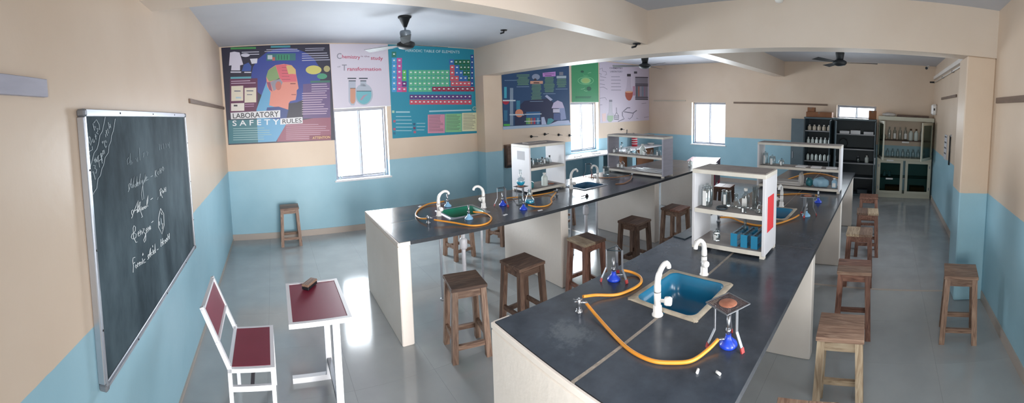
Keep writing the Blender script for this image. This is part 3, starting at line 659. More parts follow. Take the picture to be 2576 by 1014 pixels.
def tube_rack(x, y, z, rz, label, mt='rack_blue'):
    t = thing('test_tube_rack', label, 'tube rack', (x, y, z), rz, 'blue test tube racks')
    def plate(z0): return shared(('ttr', z0), lambda: MB().box(-.1, .1, -.026, .026, z0, z0+.006).mesh('plate'))
    for z0 in (.0, .04, .085): link('plate', plate(z0), mt, t)
    for s in (-1, 1): link('end_plate', shared('ttre', lambda: MB().box(-.003, .003, -.026, .026, 0, .095).mesh('end_plate')), mt, t, (s*.103, 0, 0))
    for i in range(6): link('hole_ring', shared('ttrh', lambda: MB().lathe([(.012, 0), (.012, .003), (.008, .003), (.008, 0)], 10, close=False).mesh('hole_ring')), 'black_plastic', t, (-.08+.032*i, 0, .091))
    return t
for k, y in enumerate((2.165, 2.085, 2.005)):
    tube_rack(3.515, y, zl, -.06, ['blue test tube rack beside the squat jar', 'blue test tube rack between two others like it', 'blue test tube rack against the side panel with red paper'][k])
cylinder(3.52, 2.125, zl+.0, 'slim measuring cylinder standing between blue tube racks', g, .012, .2)
# wash-bottle rack
zs, zl = HB+.323, HB+.053; g = 'glassware in the wash bottle rack'
bottle(4.02, 5.0, zl, 'white plastic wash bottle on the lower shelf of the narrow white rack', g, .042, .17, 'bottle_white', 'white_plastic', False, 'wash_bottle')
bottle(3.80, 5.03, zl, 'squat teal plastic bottle beside the white wash bottle', g, .05, .1, 'teal_bottle', 'teal_bottle', False)
gauze(4.15, 5.02, zl, .3, 'wire gauze lying on the lower shelf of the narrow white rack', .06)
for k, x in enumerate((3.78, 3.86, 3.94, 4.02, 4.10, 4.2)):
    if k % 2: conical(x, 5.04+.03*(k % 3), zs, 'conical flask with black stopper in the narrow white rack', g, .75, 'black_plastic')
    else: beaker(x, 5.0+.04*(k % 3), zs, 'clear beaker between stoppered flasks in the narrow white rack', g, .036, .085)
o = MB().box(-.16, .16, -.06, .06, 0, .015).obj('cardboard_sheet', 'rack_board', None, (3.95, 5.1, HB+.614), .05); tag(o, 'dusty board lying on top of the narrow white rack', 'board')
# wide grey rack
zs, zl = HB+.303, HB+.053; g = 'glassware in the wide grey rack'
for k in range(9):
    y = 5.2-.1*k; x = 5.74+.04*((k*7) % 3-1)
    lab = ['small clear reagent bottle with white label in the wide grey rack', 'clear conical flask between reagent bottles in the wide grey rack', 'clear beaker between reagent bottles in the wide grey rack'][k % 3]
    if k == 5: bottle(x, y, zs, 'large milky plastic bottle in the wide grey rack', g, .045, .17, 'bottle_white', 'white_plastic', False)
    elif k % 3 == 0: bottle(x, y, zs, lab, g, .03, .11, cap='clear_glass')
    elif k % 3 == 1: conical(x, y, zs, lab, g, .8)
    else: beaker(x, y, zs, lab, g, .035, .085)
for k in range(2): bottle(5.75, 5.16-.08*k, zl, 'clear reagent bottle with tilted label on the lower shelf of the wide grey rack', g, .03, .12, cap='clear_glass')
for k in range(14):
    o = link('glass_tube', shared('gt', lambda: MB().tube([(0, -.22, 0), (0, .22, 0)], .009, 8).mesh('glass_tube')), 'clear_tube', None, (5.68+.013*(k % 7)*2 + (.013 if k >= 7 else 0), 4.55+.05*((k*5) % 4-1.5), zl+.0095+(.017 if k >= 7 else 0)), 0)
    tag(o, 'loose glass burette tube in the pile on the lower grey rack shelf', 'tube', 'pile of glass tubes')
o = MB().box(-.1, .1, -.26, .3, 0, .012).obj('cardboard_sheet', 'rack_board', None, (5.77, 4.8, HB+.614), 0); tag(o, 'dark flat board on top of the wide grey rack', 'board')
o = MB().tube([(.035*math.cos(a), 0, .035+.035*math.sin(a)) for a in [2*PI*i/16 for i in range(17)]], .004, 6).obj('wire_ring', 'black_plastic', None, (5.7, 4.95, HB+.627), .5); tag(o, 'thin wire ring standing on top of the wide grey rack', 'ring')
# wide pale rack
zs, zl = HB+.303, HB+.053; g = 'things in the wide pale rack'
for k, (y, r, h, lab) in enumerate(((2.70, .04, .15, 'tall glass jar at the panel in the wide pale rack'), (2.6, .045, .11, 'wide glass jar between two others in the wide pale rack'), (2.47, .035, .07, 'squat glass jar beside folded papers in the wide pale rack'))): jar(5.8, y, zs, lab, g, r, h)
for k, y in enumerate((2.2, 2.0, 1.8)):
    o = MB().prism([(-.07, -.07), (.06, -.075), (.07, .06), (-.06, .07)], 0, .012).obj('folded_paper', 'paper', None, (5.82, y, zs), .1*k); tag(o, 'folded white paper on the middle shelf of the wide pale rack', 'paper', 'papers in the wide pale rack')
for k in range(12):
    y = 2.36 + .035*((k*5) % 11-5)*.8; row = k//6
    o = link('glass_tube', shared('gt2', lambda: MB().tube([(0, -.2, 0), (0, .2, 0)], .014, 8).mesh('glass_tube')), 'rag', None, (5.745+.03*(k % 6), 2.42+.03*((k*5) % 3-1), zl+.0145+.027*row), 0)
    tag(o, 'grey pipette tube in the pile on the lower pale rack shelf', 'tube', 'pile of pipette tubes')
def bag(x, y, z, sx, sy, sz, mt, label, seed):
    m = MB(); bm = m.bm; rnd = random.Random(seed)
    bmesh.ops.create_icosphere(bm, subdivisions=3, radius=1)
    for v in bm.verts:
        n = 1 + .18*math.sin(5*v.co.x+seed) * math.cos(4*v.co.y-seed) + rnd.uniform(-.06, .06); c = v.co*n
        v.co = (c.x*sx, c.y*sy, max(-.8, c.z)*sz + .8*sz)
    for f in bm.faces: f.smooth = True
    return tag(m.obj('plastic_bag', mt, None, (x, y, z)), label, 'bag', 'bags in the wide pale rack')
bag(5.82, 1.93, zl, .07, .1, .07, 'pale_blue_plastic', 'crumpled pale blue bag on the lower pale rack shelf', 3)
bag(5.84, 2.09, zl, .06, .05, .06, 'teal_bottle', 'crumpled teal bag between rag and pale blue bag', 5)
bag(5.8, 2.19, zl, .06, .035, .1, 'rag', 'crumpled white rag beside the pipette tubes', 9)
bottle(5.8, 1.75, zl, 'clear bottle with white label beside the blue bag in the wide pale rack', g, .035, .13, 'pale_blue_plastic', 'white_plastic')
# free-standing glassware on the poster bench
g = 'glassware standing on the poster bench'
tripod(3.45, 4.75, .3, 'steel tripod under the flask with bright blue liquid', h=.16, foot='galvanised', r=.05)
gauze(3.45, 4.75, HB+.16, .2, 'wire gauze under the flask with bright blue liquid', .062)
round_flask(3.45, 4.75, HB+.168, 'round flask half full of bright blue liquid on a tripod', g, 1.25, 'blue_liquid')
conical(3.43, 4.56, HB, 'conical flask with a little blue liquid behind the front burner', g, 1.35, None, 'blue_liquid')
cylinder(3.31, 4.57, HB, 'wide measuring cylinder beside the conical flask with blue liquid', g, .026, .13)
beaker(5.35, 5.1, HB, 'flared glass beaker on the bench beside the wide grey rack', g, .05, .13)
bottle(6.9, 4.45, HB, 'small clear bottle with white label beyond the wide grey rack', g, .035, .11, cap='clear_glass')

# ================================================================== STOOLS
def stool(x, y, rz, label, seat=('wood_dark', 'wood_dark'), frame='wood_mid', hh=.6, splay=.025):
    t = thing('wooden_stool', label, 'stool', (x, y, 0), rz, 'wooden laboratory stools'); a = .148; th = .028; z = hh-th
    link('seat_plank', shared(('sp', hh), lambda: MB().box(-a, a, -.0738, .0738, z, hh, .003).mesh('seat_plank')), seat[0], t, (0, -.0742, 0))
    o = bpy.data.objects.new('seat_plank', CACHE[('sp', hh)]); COL.objects.link(o); o.parent = t; o.location = (0, .0742, 0)
    for ob, k in ((t.children[0], seat[0]), (o, seat[1])): ob.material_slots[0].link = 'OBJECT'; ob.material_slots[0].material = MATS[k]
    q = a-.032
    for sx in (-1, 1):
        for sy in (-1, 1):
            fl_ = frame+'_upright'; c = link('leg', shared(('leg', sx, sy, hh), lambda: MB().hexa([((q+splay)*sx+i*.0235, (q+splay)*sy+j*.0235, 0) for i, j in ((-1, -1), (1, -1), (1, 1), (-1, 1))] + [(q*sx+i*.0235, q*sy+j*.0235, z) for i, j in ((-1, -1), (1, -1), (1, 1), (-1, 1))]).mesh('leg')), fl_, t)
            c.material_slots[0].link = 'OBJECT'; c.material_slots[0].material = MATS[fl_]
    for s in (-1, 1):
        for ax in 'xy':
            f1 = (lambda: MB().box(-q+.021, q-.021, s*q-.011, s*q+.011, z-.065, z).mesh('apron')) if ax == 'x' else (lambda: MB().box(s*q-.011, s*q+.011, -q+.021, q-.021, z-.065, z).mesh('apron'))
            c = link('apron', shared(('apron', ax, s, hh), f1), frame, t); c.material_slots[0].link = 'OBJECT'; c.material_slots[0].material = MATS[frame]
            e = q+splay*.8; zz = .1 if ax == 'x' else .15
            f2 = (lambda: MB().box(-e+.021, e-.021, s*e-.012, s*e+.012, zz, zz+.038).mesh('stretcher')) if ax == 'x' else (lambda: MB().box(s*e-.012, s*e+.012, -e+.021, e-.021, zz, zz+.038).mesh('stretcher'))
            c = link('stretcher', shared(('str', ax, s, hh), f2), frame, t); c.material_slots[0].link = 'OBJECT'; c.material_slots[0].material = MATS[frame]
    return t
stool(.963, 7.226, 0, 'brown wooden stool standing alone under the safety poster', ('wood_dark', 'wood_mid'), 'wood_mid')
stool(2.212, 3.87, -.2, 'dark topped wooden stool nearest the end of the poster bench', ('wood_dark', 'wood_dark'), 'wood_mid')
stool(2.82, 3.894, .04, 'dark brown stool between the poster bench end and its second support wall', ('wood_dark', 'wood_dark'), 'wood_dark')
stool(3.659, 3.902, -.08+PI/2, 'two-tone stool with one pale plank in front of the bench support wall', ('wood_dark', 'wood_light'), 'wood_red')
stool(4.501, 3.903, .02, 'dark stool in front of the third cream support of the poster bench', ('wood_dark', 'wood_dark'), 'wood_dark', splay=.045)
stool(5.291, 3.796, 0, 'reddish brown stool by the far support of the poster bench', ('wood_red', 'wood_dark'), 'wood_mid')
stool(6.95, 3.80, .1, 'dark red brown stool by the far end of the poster bench', ('wood_red', 'wood_red'), 'wood_dark')
stool(3.11, 5.74, .1, 'stool behind the poster bench, seen below the worktop by the drain pipe', ('wood_dark', 'wood_mid'), 'wood_mid')
stool(3.87, 5.86, .3, 'stool behind the poster bench, mostly hidden by a support wall', ('wood_dark', 'wood_dark'), 'wood_mid')
stool(5.05, 5.8, .3, 'stool behind the poster bench below the dull blue sink', ('wood_dark', 'wood_dark'), 'wood_mid')
stool(2.385, 1.40, .12, 'wooden stool in the aisle beside the bench end, first of the aisle row', ('wood_mid', 'wood_mid'), 'wood_mid')
stool(3.202, 1.337, .05+PI/2, 'pale framed stool in the aisle, second from the bench end', ('wood_mid', 'wood_mid'), 'wood_light')
stool(4.18, 1.333, .06+PI/2, 'reddish stool in the aisle, third from the bench end', ('wood_red', 'wood_mid'), 'wood_red')
stool(5.19, 1.356, .02, 'two-tone stool in the aisle, fourth from the bench end', ('wood_mid', 'wood_light'), 'wood_red')
stool(6.10, 1.309, .05, 'dark and pale topped stool in the aisle, fifth from the bench end', ('wood_light', 'wood_dark'), 'wood_red')
stool(7.04, 1.334, .03, 'reddish stool in the aisle nearest the cupboards', ('wood_red', 'wood_red'), 'wood_red')
stool(4.143, .385, -.14+PI/2, 'mid brown wooden stool standing against the wall pillar', ('wood_mid', 'wood_mid'), 'wood_mid')

# ================================================================== DESK AND CHAIR BY THE BLACKBOARD
t = thing('school_desk', 'white framed desk with maroon top in front of the blackboard', 'desk', (1.005, 3.70, 0)); a, c, h = .195, .295, .75
m = MB(); m.box(-a, -a+.025, -c, c, h-.03, h); m.box(a-.025, a, -c, c, h-.03, h); m.box(-a+.025, a-.025, -c, -c+.025, h-.03, h); m.box(-a+.025, a-.025, c-.025, c, h-.03, h); m.obj('top_frame', 'white_paint', t)
MB().box(-a+.025, a-.025, -c+.025, c-.025, h-.016, h-.003).obj('top_panel', 'maroon', t)
for s in (-1, 1):
    y = s*(c-.03)
    MB().box(.07, .115, y-.022, y+.022, .04, h-.03).obj('leg', 'white_paint', t)
    MB().box(-.19, .17, y-.02, y+.02, 0, .04).obj('foot_bar', 'white_paint', t)
MB().box(.08, .11, -c+.05, c-.05, .13, .17).obj('cross_bar', 'galvanised', t)
d = thing('blackboard_duster', 'wooden blackboard duster with dark felt on the maroon desk', 'duster', (.985, 3.905, h), .95)
MB().box(-.065, .065, -.028, .028, 0, .022, .003).obj('felt', 'black_plastic', d); MB().box(-.067, .067, -.03, .03, .022, .04, .005).obj('wooden_back', 'wood_mid', d)
t = thing('school_chair', 'white framed chair with maroon seat in front of the blackboard', 'chair', (.552, 3.72, 0), .02); a, c, h = .148, .25, .45; g = .013
m = MB(); m.box(-a, -a+.026, -c, c, h-.025, h); m.box(a-.026, a, -c, c, h-.025, h); m.box(-a+.026, a-.026, -c, -c+.026, h-.025, h); m.box(-a+.026, a-.026, c-.026, c, h-.025, h); m.obj('seat_frame', 'white_paint', t)
MB().box(-a+.026, a-.026, -c+.026, c-.026, h-.014, h+.002).obj('seat', 'maroon', t)
for s in (-1, 1):
    y = s*(c-g)
    MB().box(a-.026, a, y-g, y+g, 0, h-.025).obj('leg', 'white_paint', t)
    m = MB(); m.bar((-a+g, y, 0), (-a+g, y, h+.02), .026); m.bar((-a+g, y, h), (-a-.135, y, .845), .026); m.obj('back_leg', 'white_paint', t)
    MB().box(-a+.026, a-.026, y-.009, y+.009, .30, .335).obj('stretcher', 'white_paint', t)
MB().bar((.0, -c+.02, .317), (.0, c-.02, .317), .024).obj('cross_bar', 'galvanised', t)
m = MB(); x = lambda z: -a+g + (z-h)*(-.135-g)/(.845-h)
p = [(x(.66), -c+.026, .66), (x(.83), -c+.026, .83)]; bk = thing
m.bar((x(.83), -c, .832), (x(.83), c, .832), .024); m.bar((x(.62), -c, .62), (x(.62), c, .62), .024); m.obj('back_rails', 'white_paint', t)
m = MB(); m.bar((x(.725), -c+.03, .725), (x(.725), c-.03, .725), .012, .19, (x(.83)-x(.62), 0, .21)); m.obj('backrest', 'maroon', t)

# second maroon table at the far end of the poster bench
t = thing('maroon_table', 'maroon framed table with a shiny top beyond the poster bench', 'table', (8.66, 5.08, 0), .3); a, c, h = .44, .34, .75
m = MB(); m.box(-a, -a+.05, -c, c, h-.04, h); m.box(a-.05, a, -c, c, h-.04, h); m.box(-a+.05, a-.05, -c, -c+.05, h-.04, h); m.box(-a+.05, a-.05, c-.05, c, h-.04, h); m.obj('top_frame', 'maroon', t)
MB().box(-a+.05, a-.05, -c+.05, c-.05, h-.02, h-.004).obj('top_panel', 'red_enamel', t)
for sx in (-1, 1):
    for sy in (-1, 1): MB().box(sx*(a-.03)-.025, sx*(a-.03)+.025, sy*(c-.03)-.025, sy*(c-.03)+.025, 0, h-.04).obj('leg', 'maroon', t)
MB().box(-a+.05, a-.05, -c+.01, -c+.03, .25, h-.05).obj('front_panel', 'chair_wood', t)

# ================================================================== BLACKBOARD AND PRINT
class Print:
    """flat ink shapes given in pixels of a zoomed photo crop, laid on a wall plane"""
    def __init__(s, ox, oy, sc, axis, plane, sign): s.o = (ox, oy, sc); s.ax = axis; s.pl = plane; s.sg = sign; s.bm = bmesh.new(); s.cl = s.bm.loops.layers.float_color.new('ink')
    def pt(s, x, y, lay): ox, oy, sc = s.o; return on(s.ax, s.pl + s.sg*.0007*lay, ox+x/sc, oy+y/sc)
    def poly(s, pts, col, lay=1):
        f = s.bm.faces.new([s.bm.verts.new(s.pt(x, y, lay)) for x, y in pts]); c = srgb(col)
        for l in f.loops: l[s.cl] = c
        return s
    def rect(s, x0, y0, x1, y1, col, lay=1, sk=0): return s.poly([(x0, y0), (x1, y0+sk), (x1, y1+sk), (x0, y1)], col, lay)
    def ell(s, cx, cy, rx, ry, col, lay=1, a0=0, a1=2*PI, n=20): return s.poly([(cx+rx*math.cos(a0+(a1-a0)*i/n), cy+ry*math.sin(a0+(a1-a0)*i/n)) for i in range(n+(1 if a1-a0 < 6.2 else 0))], col, lay)
    def lines(s, x0, y0, x1, y1, n, col, lay=3, th=.4, seed=1, sk=0, center=False):
        r = random.Random(seed); d = (y1-y0)/n
        for i in range(n):
            e = (x1-x0)*r.uniform(.7, 1); a = x0 + ((x1-x0-e)/2 if center else 0); s.rect(a, y0+i*d, a+e, y0+(i+th)*d, col, lay, sk)
        return s
    def stroke(s, pts, w, col, lay=1):
        P = [Vector((x, y)) for x, y in pts]; k = len(P)
        N = []
        for i in range(k):
            t = (P[min(i+1, k-1)]-P[max(i-1, 0)]).normalized(); N.append(Vector((-t.y, t.x))*w/2)
        for i in range(k-1): s.poly([P[i]+N[i], P[i+1]+N[i+1], P[i+1]-N[i+1], P[i]-N[i]], col, lay)
        return s
    def text(s, string, quad, col, lay=4):
        """built-in letter shapes stretched into a pixel quad TL TR BR BL"""
        c = bpy.data.curves.new('lettering', 'FONT'); c.body = string; c.resolution_u = 3; c.offset = .012; o = bpy.data.objects.new('lettering', c); COL.objects.link(o)
        me = o.to_mesh(); V = [v.co.copy() for v in me.vertices]; Fs = [list(p.vertices) for p in me.polygons]
        o.to_mesh_clear(); bpy.data.objects.remove(o); bpy.data.curves.remove(c)
        xs = [v.x for v in V]; ys = [v.y for v in V]; x0, x1, y0, y1 = min(xs), max(xs), min(ys), max(ys); q = [Vector(p) for p in quad]
        B = []
        for v in V:
            a, b_ = (v.x-x0)/(x1-x0), (y1-v.y)/(y1-y0); p = (q[0]*(1-a)+q[1]*a)*(1-b_) + (q[3]*(1-a)+q[2]*a)*b_; B.append(s.bm.verts.new(s.pt(p.x, p.y, lay)))
        cc = srgb(col)
        for f in Fs:
            try: g = s.bm.faces.new([B[i] for i in f])
            except ValueError: continue
            for l in g.loops: l[s.cl] = cc
        return s
    def obj(s, name, mt, parent):
        me = bpy.data.meshes.new(name); s.bm.to_mesh(me); s.bm.free(); o_ = link(name, me, mt, parent); o_['kind'] = 'stuff'; return o_

Y0, Y1, Z0, Z1 = 2.565, 4.50, .885, 2.098
t = thing('blackboard', 'large blackboard in an aluminium frame with chalk writing', 'blackboard', (0, (Y0+Y1)/2, (Z0+Z1)/2)); cy, cz = (Y0+Y1)/2, (Z0+Z1)/2
MB().box(.004, .026, Y0+.02-cy, Y1-.02-cy, Z0+.02-cz, Z1-.02-cz).obj('board_surface', 'blackboard', t)
f = .034
for a, b_, c, d in ((Y0+f, Y1-f, Z1-f, Z1), (Y0+f, Y1-f, Z0, Z0+f), (Y0, Y0+f, Z0+f, Z1-f), (Y1-f, Y1, Z0+f, Z1-f)):
    m = MB(); m.box(.002, .034, a-cy, b_-cy, c-cz, d-cz, .003)
    hor = b_-a > d-c; m.box(.034, .038, *( (a-cy, b_-cy, (c+d)/2-.006-cz, (c+d)/2+.006-cz) if hor else ((a+b_)/2-.006-cy, (a+b_)/2+.006-cy, c-cz, d-cz))); fr = m.obj('frame_rail', 'aluminium', t)
    for k in (.2, .5, .8): MB().lathe([(0, 0), (.005, 0), (.004, .003), (0, .003)], 8, Matrix.Translation((.038, (a+(b_-a)*k if hor else (a+b_)/2)-cy, ((c+d)/2 if hor else c+(d-c)*k)-cz)) @ Matrix.Rotation(PI/2, 4, 'Y')).obj('screw', 'black_plastic', fr)
for yy in (Y0, Y1-f):
    for zz in (Z0, Z1-f): MB().box(.001, .042, yy-cy, yy+f-cy, zz-cz, zz+f-cz, .008).obj('corner_cap', 'galvanised', t)
def chalk(strokes, frame_, width, col, gap=11):
    """strokes that lie close together become one chalk word"""
    bb = [[min(x for x, y in q), max(x for x, y in q), min(y for x, y in q), max(y for x, y in q)] for q in strokes]; grp = list(range(len(strokes)))
    def root(i):
        while grp[i] != i: i = grp[i]
        return i
    for i in range(len(strokes)):
        for j in range(i):
            if all(bb[i][k] - gap < bb[j][k+1] and bb[j][k] - gap < bb[i][k+1] for k in (0, 2)): grp[root(i)] = root(j)
    for r in sorted(set(map(root, range(len(strokes))))):
        pr = Print(*frame_, 'X', .0275, 1)
        for i in range(len(strokes)):
            if root(i) == r: pr.stroke(strokes[i], width, col)
        me = bpy.data.meshes.new('chalk_word'); pr.bm.to_mesh(me); pr.bm.free(); link('chalk_word', me, 'chalk', t, (0, -cy, -cz))
CW, CF, CV = '#EEF4F6', '#BCC8CE', '#96A4AC'
chalk([[(88, 378), (100, 352), (88, 322), (90, 295), (104, 287), (110, 308), (100, 345)], [(100, 345), (135, 250), (158, 188), (150, 260), (148, 320)], [(108, 305), (150, 282)],
    [(150, 320), (166, 250), (172, 205), (160, 260), (162, 305), (170, 308)], [(168, 308), (176, 240), (182, 200)], [(172, 285), (192, 250), (178, 275), (190, 320), (205, 362), (192, 368)],
    [(203, 262), (190, 275), (190, 292), (202, 285), (206, 262), (208, 288)], [(212, 255), (214, 285)], [(214, 268), (224, 250), (228, 278)], [(236, 245), (229, 262), (236, 274), (244, 258), (236, 245)],
    [(246, 262), (262, 190), (266, 130), (252, 190), (250, 250), (266, 245)], [(290, 180), (315, 160)], [(392, 75), (396, 142)], [(388, 82), (402, 58), (415, 80), (398, 108), (418, 160)],
    [(422, 85), (418, 108), (428, 108), (430, 86), (422, 85)], [(438, 52), (440, 98)], [(452, 45), (453, 95)], [(438, 76), (453, 70)],
    [(100, 600), (85, 580), (95, 545), (105, 540)], [(110, 600), (108, 540), (105, 480), (115, 455), (130, 470), (128, 510), (112, 535), (138, 545), (135, 580), (110, 600), (120, 600), (135, 635), (150, 628)],
    [(158, 550), (172, 530), (165, 515), (156, 535), (160, 568), (178, 560)], [(180, 500), (184, 555)], [(184, 525), (196, 508), (202, 548)], [(206, 490), (224, 485), (208, 535), (228, 528), (240, 560), (238, 610), (225, 635), (218, 610), (232, 570), (246, 530)],
    [(246, 520), (258, 495), (250, 480), (243, 500), (248, 530), (262, 518)], [(264, 470), (268, 515)], [(268, 490), (276, 468), (282, 505)], [(284, 495), (292, 470), (285, 455), (280, 475), (284, 498), (296, 485)],
    [(300, 425), (320, 406)], [(397, 272), (430, 330), (435, 450), (412, 545), (375, 470), (376, 370), (397, 272)], [(402, 315), (415, 340)], [(420, 430), (415, 490)], [(384, 410), (386, 455)],
    [(400, 600), (402, 680)], [(418, 590), (418, 668)], [(402, 640), (418, 630)], [(432, 610), (424, 630), (428, 655), (438, 645)], [(446, 605), (440, 630), (448, 645), (455, 620), (446, 605)],
    [(462, 585), (456, 615), (464, 628), (470, 605), (462, 585)], [(474, 548), (476, 610)], [(490, 535), (491, 600)], [(475, 580), (491, 570)],
    [(105, 955), (108, 880), (100, 830), (105, 800), (128, 792)], [(105, 860), (125, 845)], [(135, 870), (128, 895), (138, 910), (148, 885), (135, 870)], [(152, 850), (156, 895)], [(156, 870), (168, 852)],
    [(170, 840), (174, 885)], [(174, 855), (182, 840), (186, 875)], [(186, 850), (194, 838), (198, 868)], [(204, 805), (208, 860)], [(205, 770), (210, 742), (214, 760), (206, 775)], [(232, 810), (218, 825), (220, 855), (240, 840)],
    [(258, 815), (272, 805), (262, 785), (268, 760)], [(272, 805), (285, 720), (290, 690), (288, 770), (290, 790)], [(270, 770), (292, 750)], [(308, 735), (296, 750), (300, 772), (312, 760)], [(315, 710), (320, 760)], [(312, 665), (314, 685)],
    [(332, 715), (322, 735), (328, 755), (338, 735), (336, 645), (342, 745)], [(358, 715), (374, 702)]], (310, 460, 4.229), 5.4, CW)
chalk([[(362, 182), (372, 150)], [(398, 372), (404, 446)], [(404, 380), (410, 440)]], (310, 460, 4.229), 6, CV)
chalk([[(515, 870), (525, 850), (518, 805), (530, 785), (538, 800), (528, 845)], [(528, 845), (548, 735), (552, 830)], [(530, 805), (552, 790)], [(556, 830), (570, 770), (574, 715), (566, 790), (572, 828)],
    [(588, 790), (580, 815), (588, 825), (598, 800), (602, 715), (602, 815)], [(606, 795), (616, 780), (612, 770), (606, 785), (610, 812), (620, 800)], [(622, 800), (636, 690)], [(624, 795), (634, 765), (640, 795)],
    [(642, 755), (648, 785), (658, 750)], [(658, 750), (662, 850), (670, 935), (655, 950), (645, 890), (655, 820), (672, 760)], [(676, 750), (668, 770), (678, 775), (684, 690), (688, 765)],
    [(692, 740), (702, 725), (696, 715), (690, 735), (696, 758), (714, 745)], [(738, 722), (758, 708)], [(780, 660), (782, 726)], [(780, 670), (792, 655), (784, 695), (800, 722)],
    [(812, 665), (806, 690), (816, 700)], [(826, 640), (828, 690)], [(838, 635), (840, 685)], [(827, 665), (840, 658)], [(856, 620), (850, 650), (860, 665), (866, 640), (856, 620)]], (190, 260, 3.9), 4.4, CF, 7)
chalk([[(520, 530), (505, 560), (510, 600), (530, 580), (535, 490), (535, 605)], [(545, 560), (550, 600), (560, 575)], [(590, 540), (600, 570), (606, 530), (610, 575)], [(625, 435), (632, 560)], [(660, 500), (672, 480), (665, 530)],
    [(700, 470), (705, 515), (715, 480)], [(820, 400), (825, 460)], [(835, 405), (845, 450)], [(860, 395), (865, 445)], [(885, 395), (888, 435)], [(905, 390), (907, 430)], [(918, 380), (922, 440)], [(907, 410), (922, 405)]], (190, 260, 3.9), 4, CV, 6)
chalk([[(70, 275), (68, 330), (95, 385), (100, 350), (85, 280), (70, 270)], [(110, 395), (115, 440), (85, 455), (68, 470), (80, 525)], [(120, 300), (112, 335), (128, 350), (135, 310), (140, 345)], [(150, 240), (160, 310)], [(145, 275), (165, 262)],
    [(120, 105), (140, 195), (155, 145), (125, 150)], [(130, 100), (165, 55), (200, 120), (205, 185)], [(165, 175), (185, 165), (180, 205), (165, 225), (190, 240)],
    [(280, 10), (262, 100), (240, 205), (210, 255), (190, 370), (170, 435), (135, 480), (105, 600), (80, 670)],
    [(405, 45), (380, 200), (358, 260), (350, 330), (325, 390), (315, 480), (275, 540), (255, 640), (235, 680), (215, 770), (185, 810), (170, 930), (130, 990), (125, 1010)],
    [(108, 730), (125, 715), (150, 820)], [(125, 640), (150, 640), (145, 680), (168, 690), (160, 740), (148, 735)], [(135, 555), (150, 605)], [(130, 580), (150, 565)], [(150, 540), (162, 600)], [(160, 560), (172, 590)],
    [(185, 515), (205, 665)], [(180, 600), (175, 540), (215, 490), (240, 615)], [(190, 590), (225, 560)], [(220, 480), (240, 580)], [(222, 490), (238, 480), (240, 520), (228, 530)], [(242, 450), (255, 500)], [(245, 465), (258, 450)], [(260, 440), (268, 490)],
    [(262, 325), (272, 390), (285, 415), (295, 390)], [(235, 340), (245, 360), (250, 340), (240, 330)], [(275, 330), (285, 320), (282, 345), (300, 340)], [(280, 240), (285, 280)], [(285, 190), (305, 260)], [(285, 230), (310, 170), (320, 230)], [(315, 90), (330, 170)], [(335, 110), (348, 160)], [(330, 150), (345, 140)]], (210, 290, 5.067), 6, '#C4D0D6', 3)

# ------------------------------------------------------------------ posters
def sheet(x0, x1, z0, z1, mt_col, label):
    za, zb = z0 if isinstance(z0, tuple) else (z0, z0); zc_, zd = z1 if isinstance(z1, tuple) else (z1, z1); f_, k_ = W-.004, W-.0005
    m = MB().hexa([(x0, f_, za), (x1, f_, zb), (x1, k_, zb), (x0, k_, za), (x0, f_, zc_), (x1, f_, zd), (x1, k_, zd), (x0, k_, zc_)]); me = m.mesh('poster'); me.materials.append(mat('poster_'+mt_col.lstrip('#'), mt_col, .42))
    o = bpy.data.objects.new('poster', me); COL.objects.link(o); return tag(o, label, 'poster', 'vinyl posters on the window wall')
PL = W-.004
def pprint(ox, oy, sc): return Print(ox, oy, sc, 'Y', PL-.0006, -1)
# 1 safety rules
o = sheet(.035, 1.815, (1.612, 1.572), (3.222, 3.165), '#1B1A35', 'dark laboratory safety rules poster with a coloured head in profile')
p = pprint(560, 100, 3.757)
p.ell(600, 340, 330, 265, '#2A3F92', 1); p.rect(70, 370, 330, 690, '#5A1E48', 2, -6); p.poly([(52, 760), (560, 745), (515, 962), (58, 985)], '#3A7480', 2); p.poly([(560, 790), (1022, 715), (1026, 948), (500, 965)], '#8C4A60', 2)
p.poly([(760, 420), (1015, 400), (1020, 735), (760, 745)], '#5E4678', 2); p.poly([(320, 660), (420, 380), (560, 700), (600, 800), (505, 962), (335, 970)], '#5FA0C8', 3)
p.poly([(440, 620), (455, 500), (420, 440), (412, 350), (440, 280), (500, 240), (580, 228), (650, 240), (690, 280), (695, 330), (705, 380), (718, 460), (700, 478), (700, 520), (690, 570), (640, 580), (625, 600), (620, 660), (530, 645)], '#D88878', 4)
p.poly([(412, 350), (430, 290), (500, 245), (540, 370), (440, 395)], '#7E9A68', 5); p.poly([(502, 241), (600, 230), (640, 320), (693, 330), (702, 395), (570, 400), (540, 362)], '#D2606E', 5); p.poly([(600, 247), (655, 243), (689, 288), (692, 322), (622, 325)], '#CDB070', 6)
p.poly([(450, 400), (540, 364), (568, 402), (552, 440), (480, 485)], '#8E8A98', 5); p.poly([(416, 400), (450, 400), (470, 490), (440, 470)], '#8E4A66', 5); p.ell(527, 435, 28, 42, '#BC6A5E', 6); p.poly([(420, 640), (530, 632), (622, 662), (600, 760), (400, 740)], '#274080', 5)
p.rect(640, 410, 690, 420, '#8A4A48', 6); p.rect(650, 515, 695, 522, '#8A4A48', 6)
for k in range(5): p.rect(560, 260+28*k, 600+10*k, 265+28*k, '#A04858', 7)
p.poly([(70, 120), (110, 112), (160, 120), (195, 235), (165, 242), (165, 290), (80, 290), (85, 242), (60, 245)], '#CFCBDC', 3); p.ell(215, 145, 42, 18, '#C8C8D8', 3); p.poly([(258, 180), (330, 176), (325, 222), (275, 228)], '#D0D0DC', 3); p.poly([(200, 235), (245, 215), (272, 250), (268, 295), (180, 298)], '#34509A', 3)
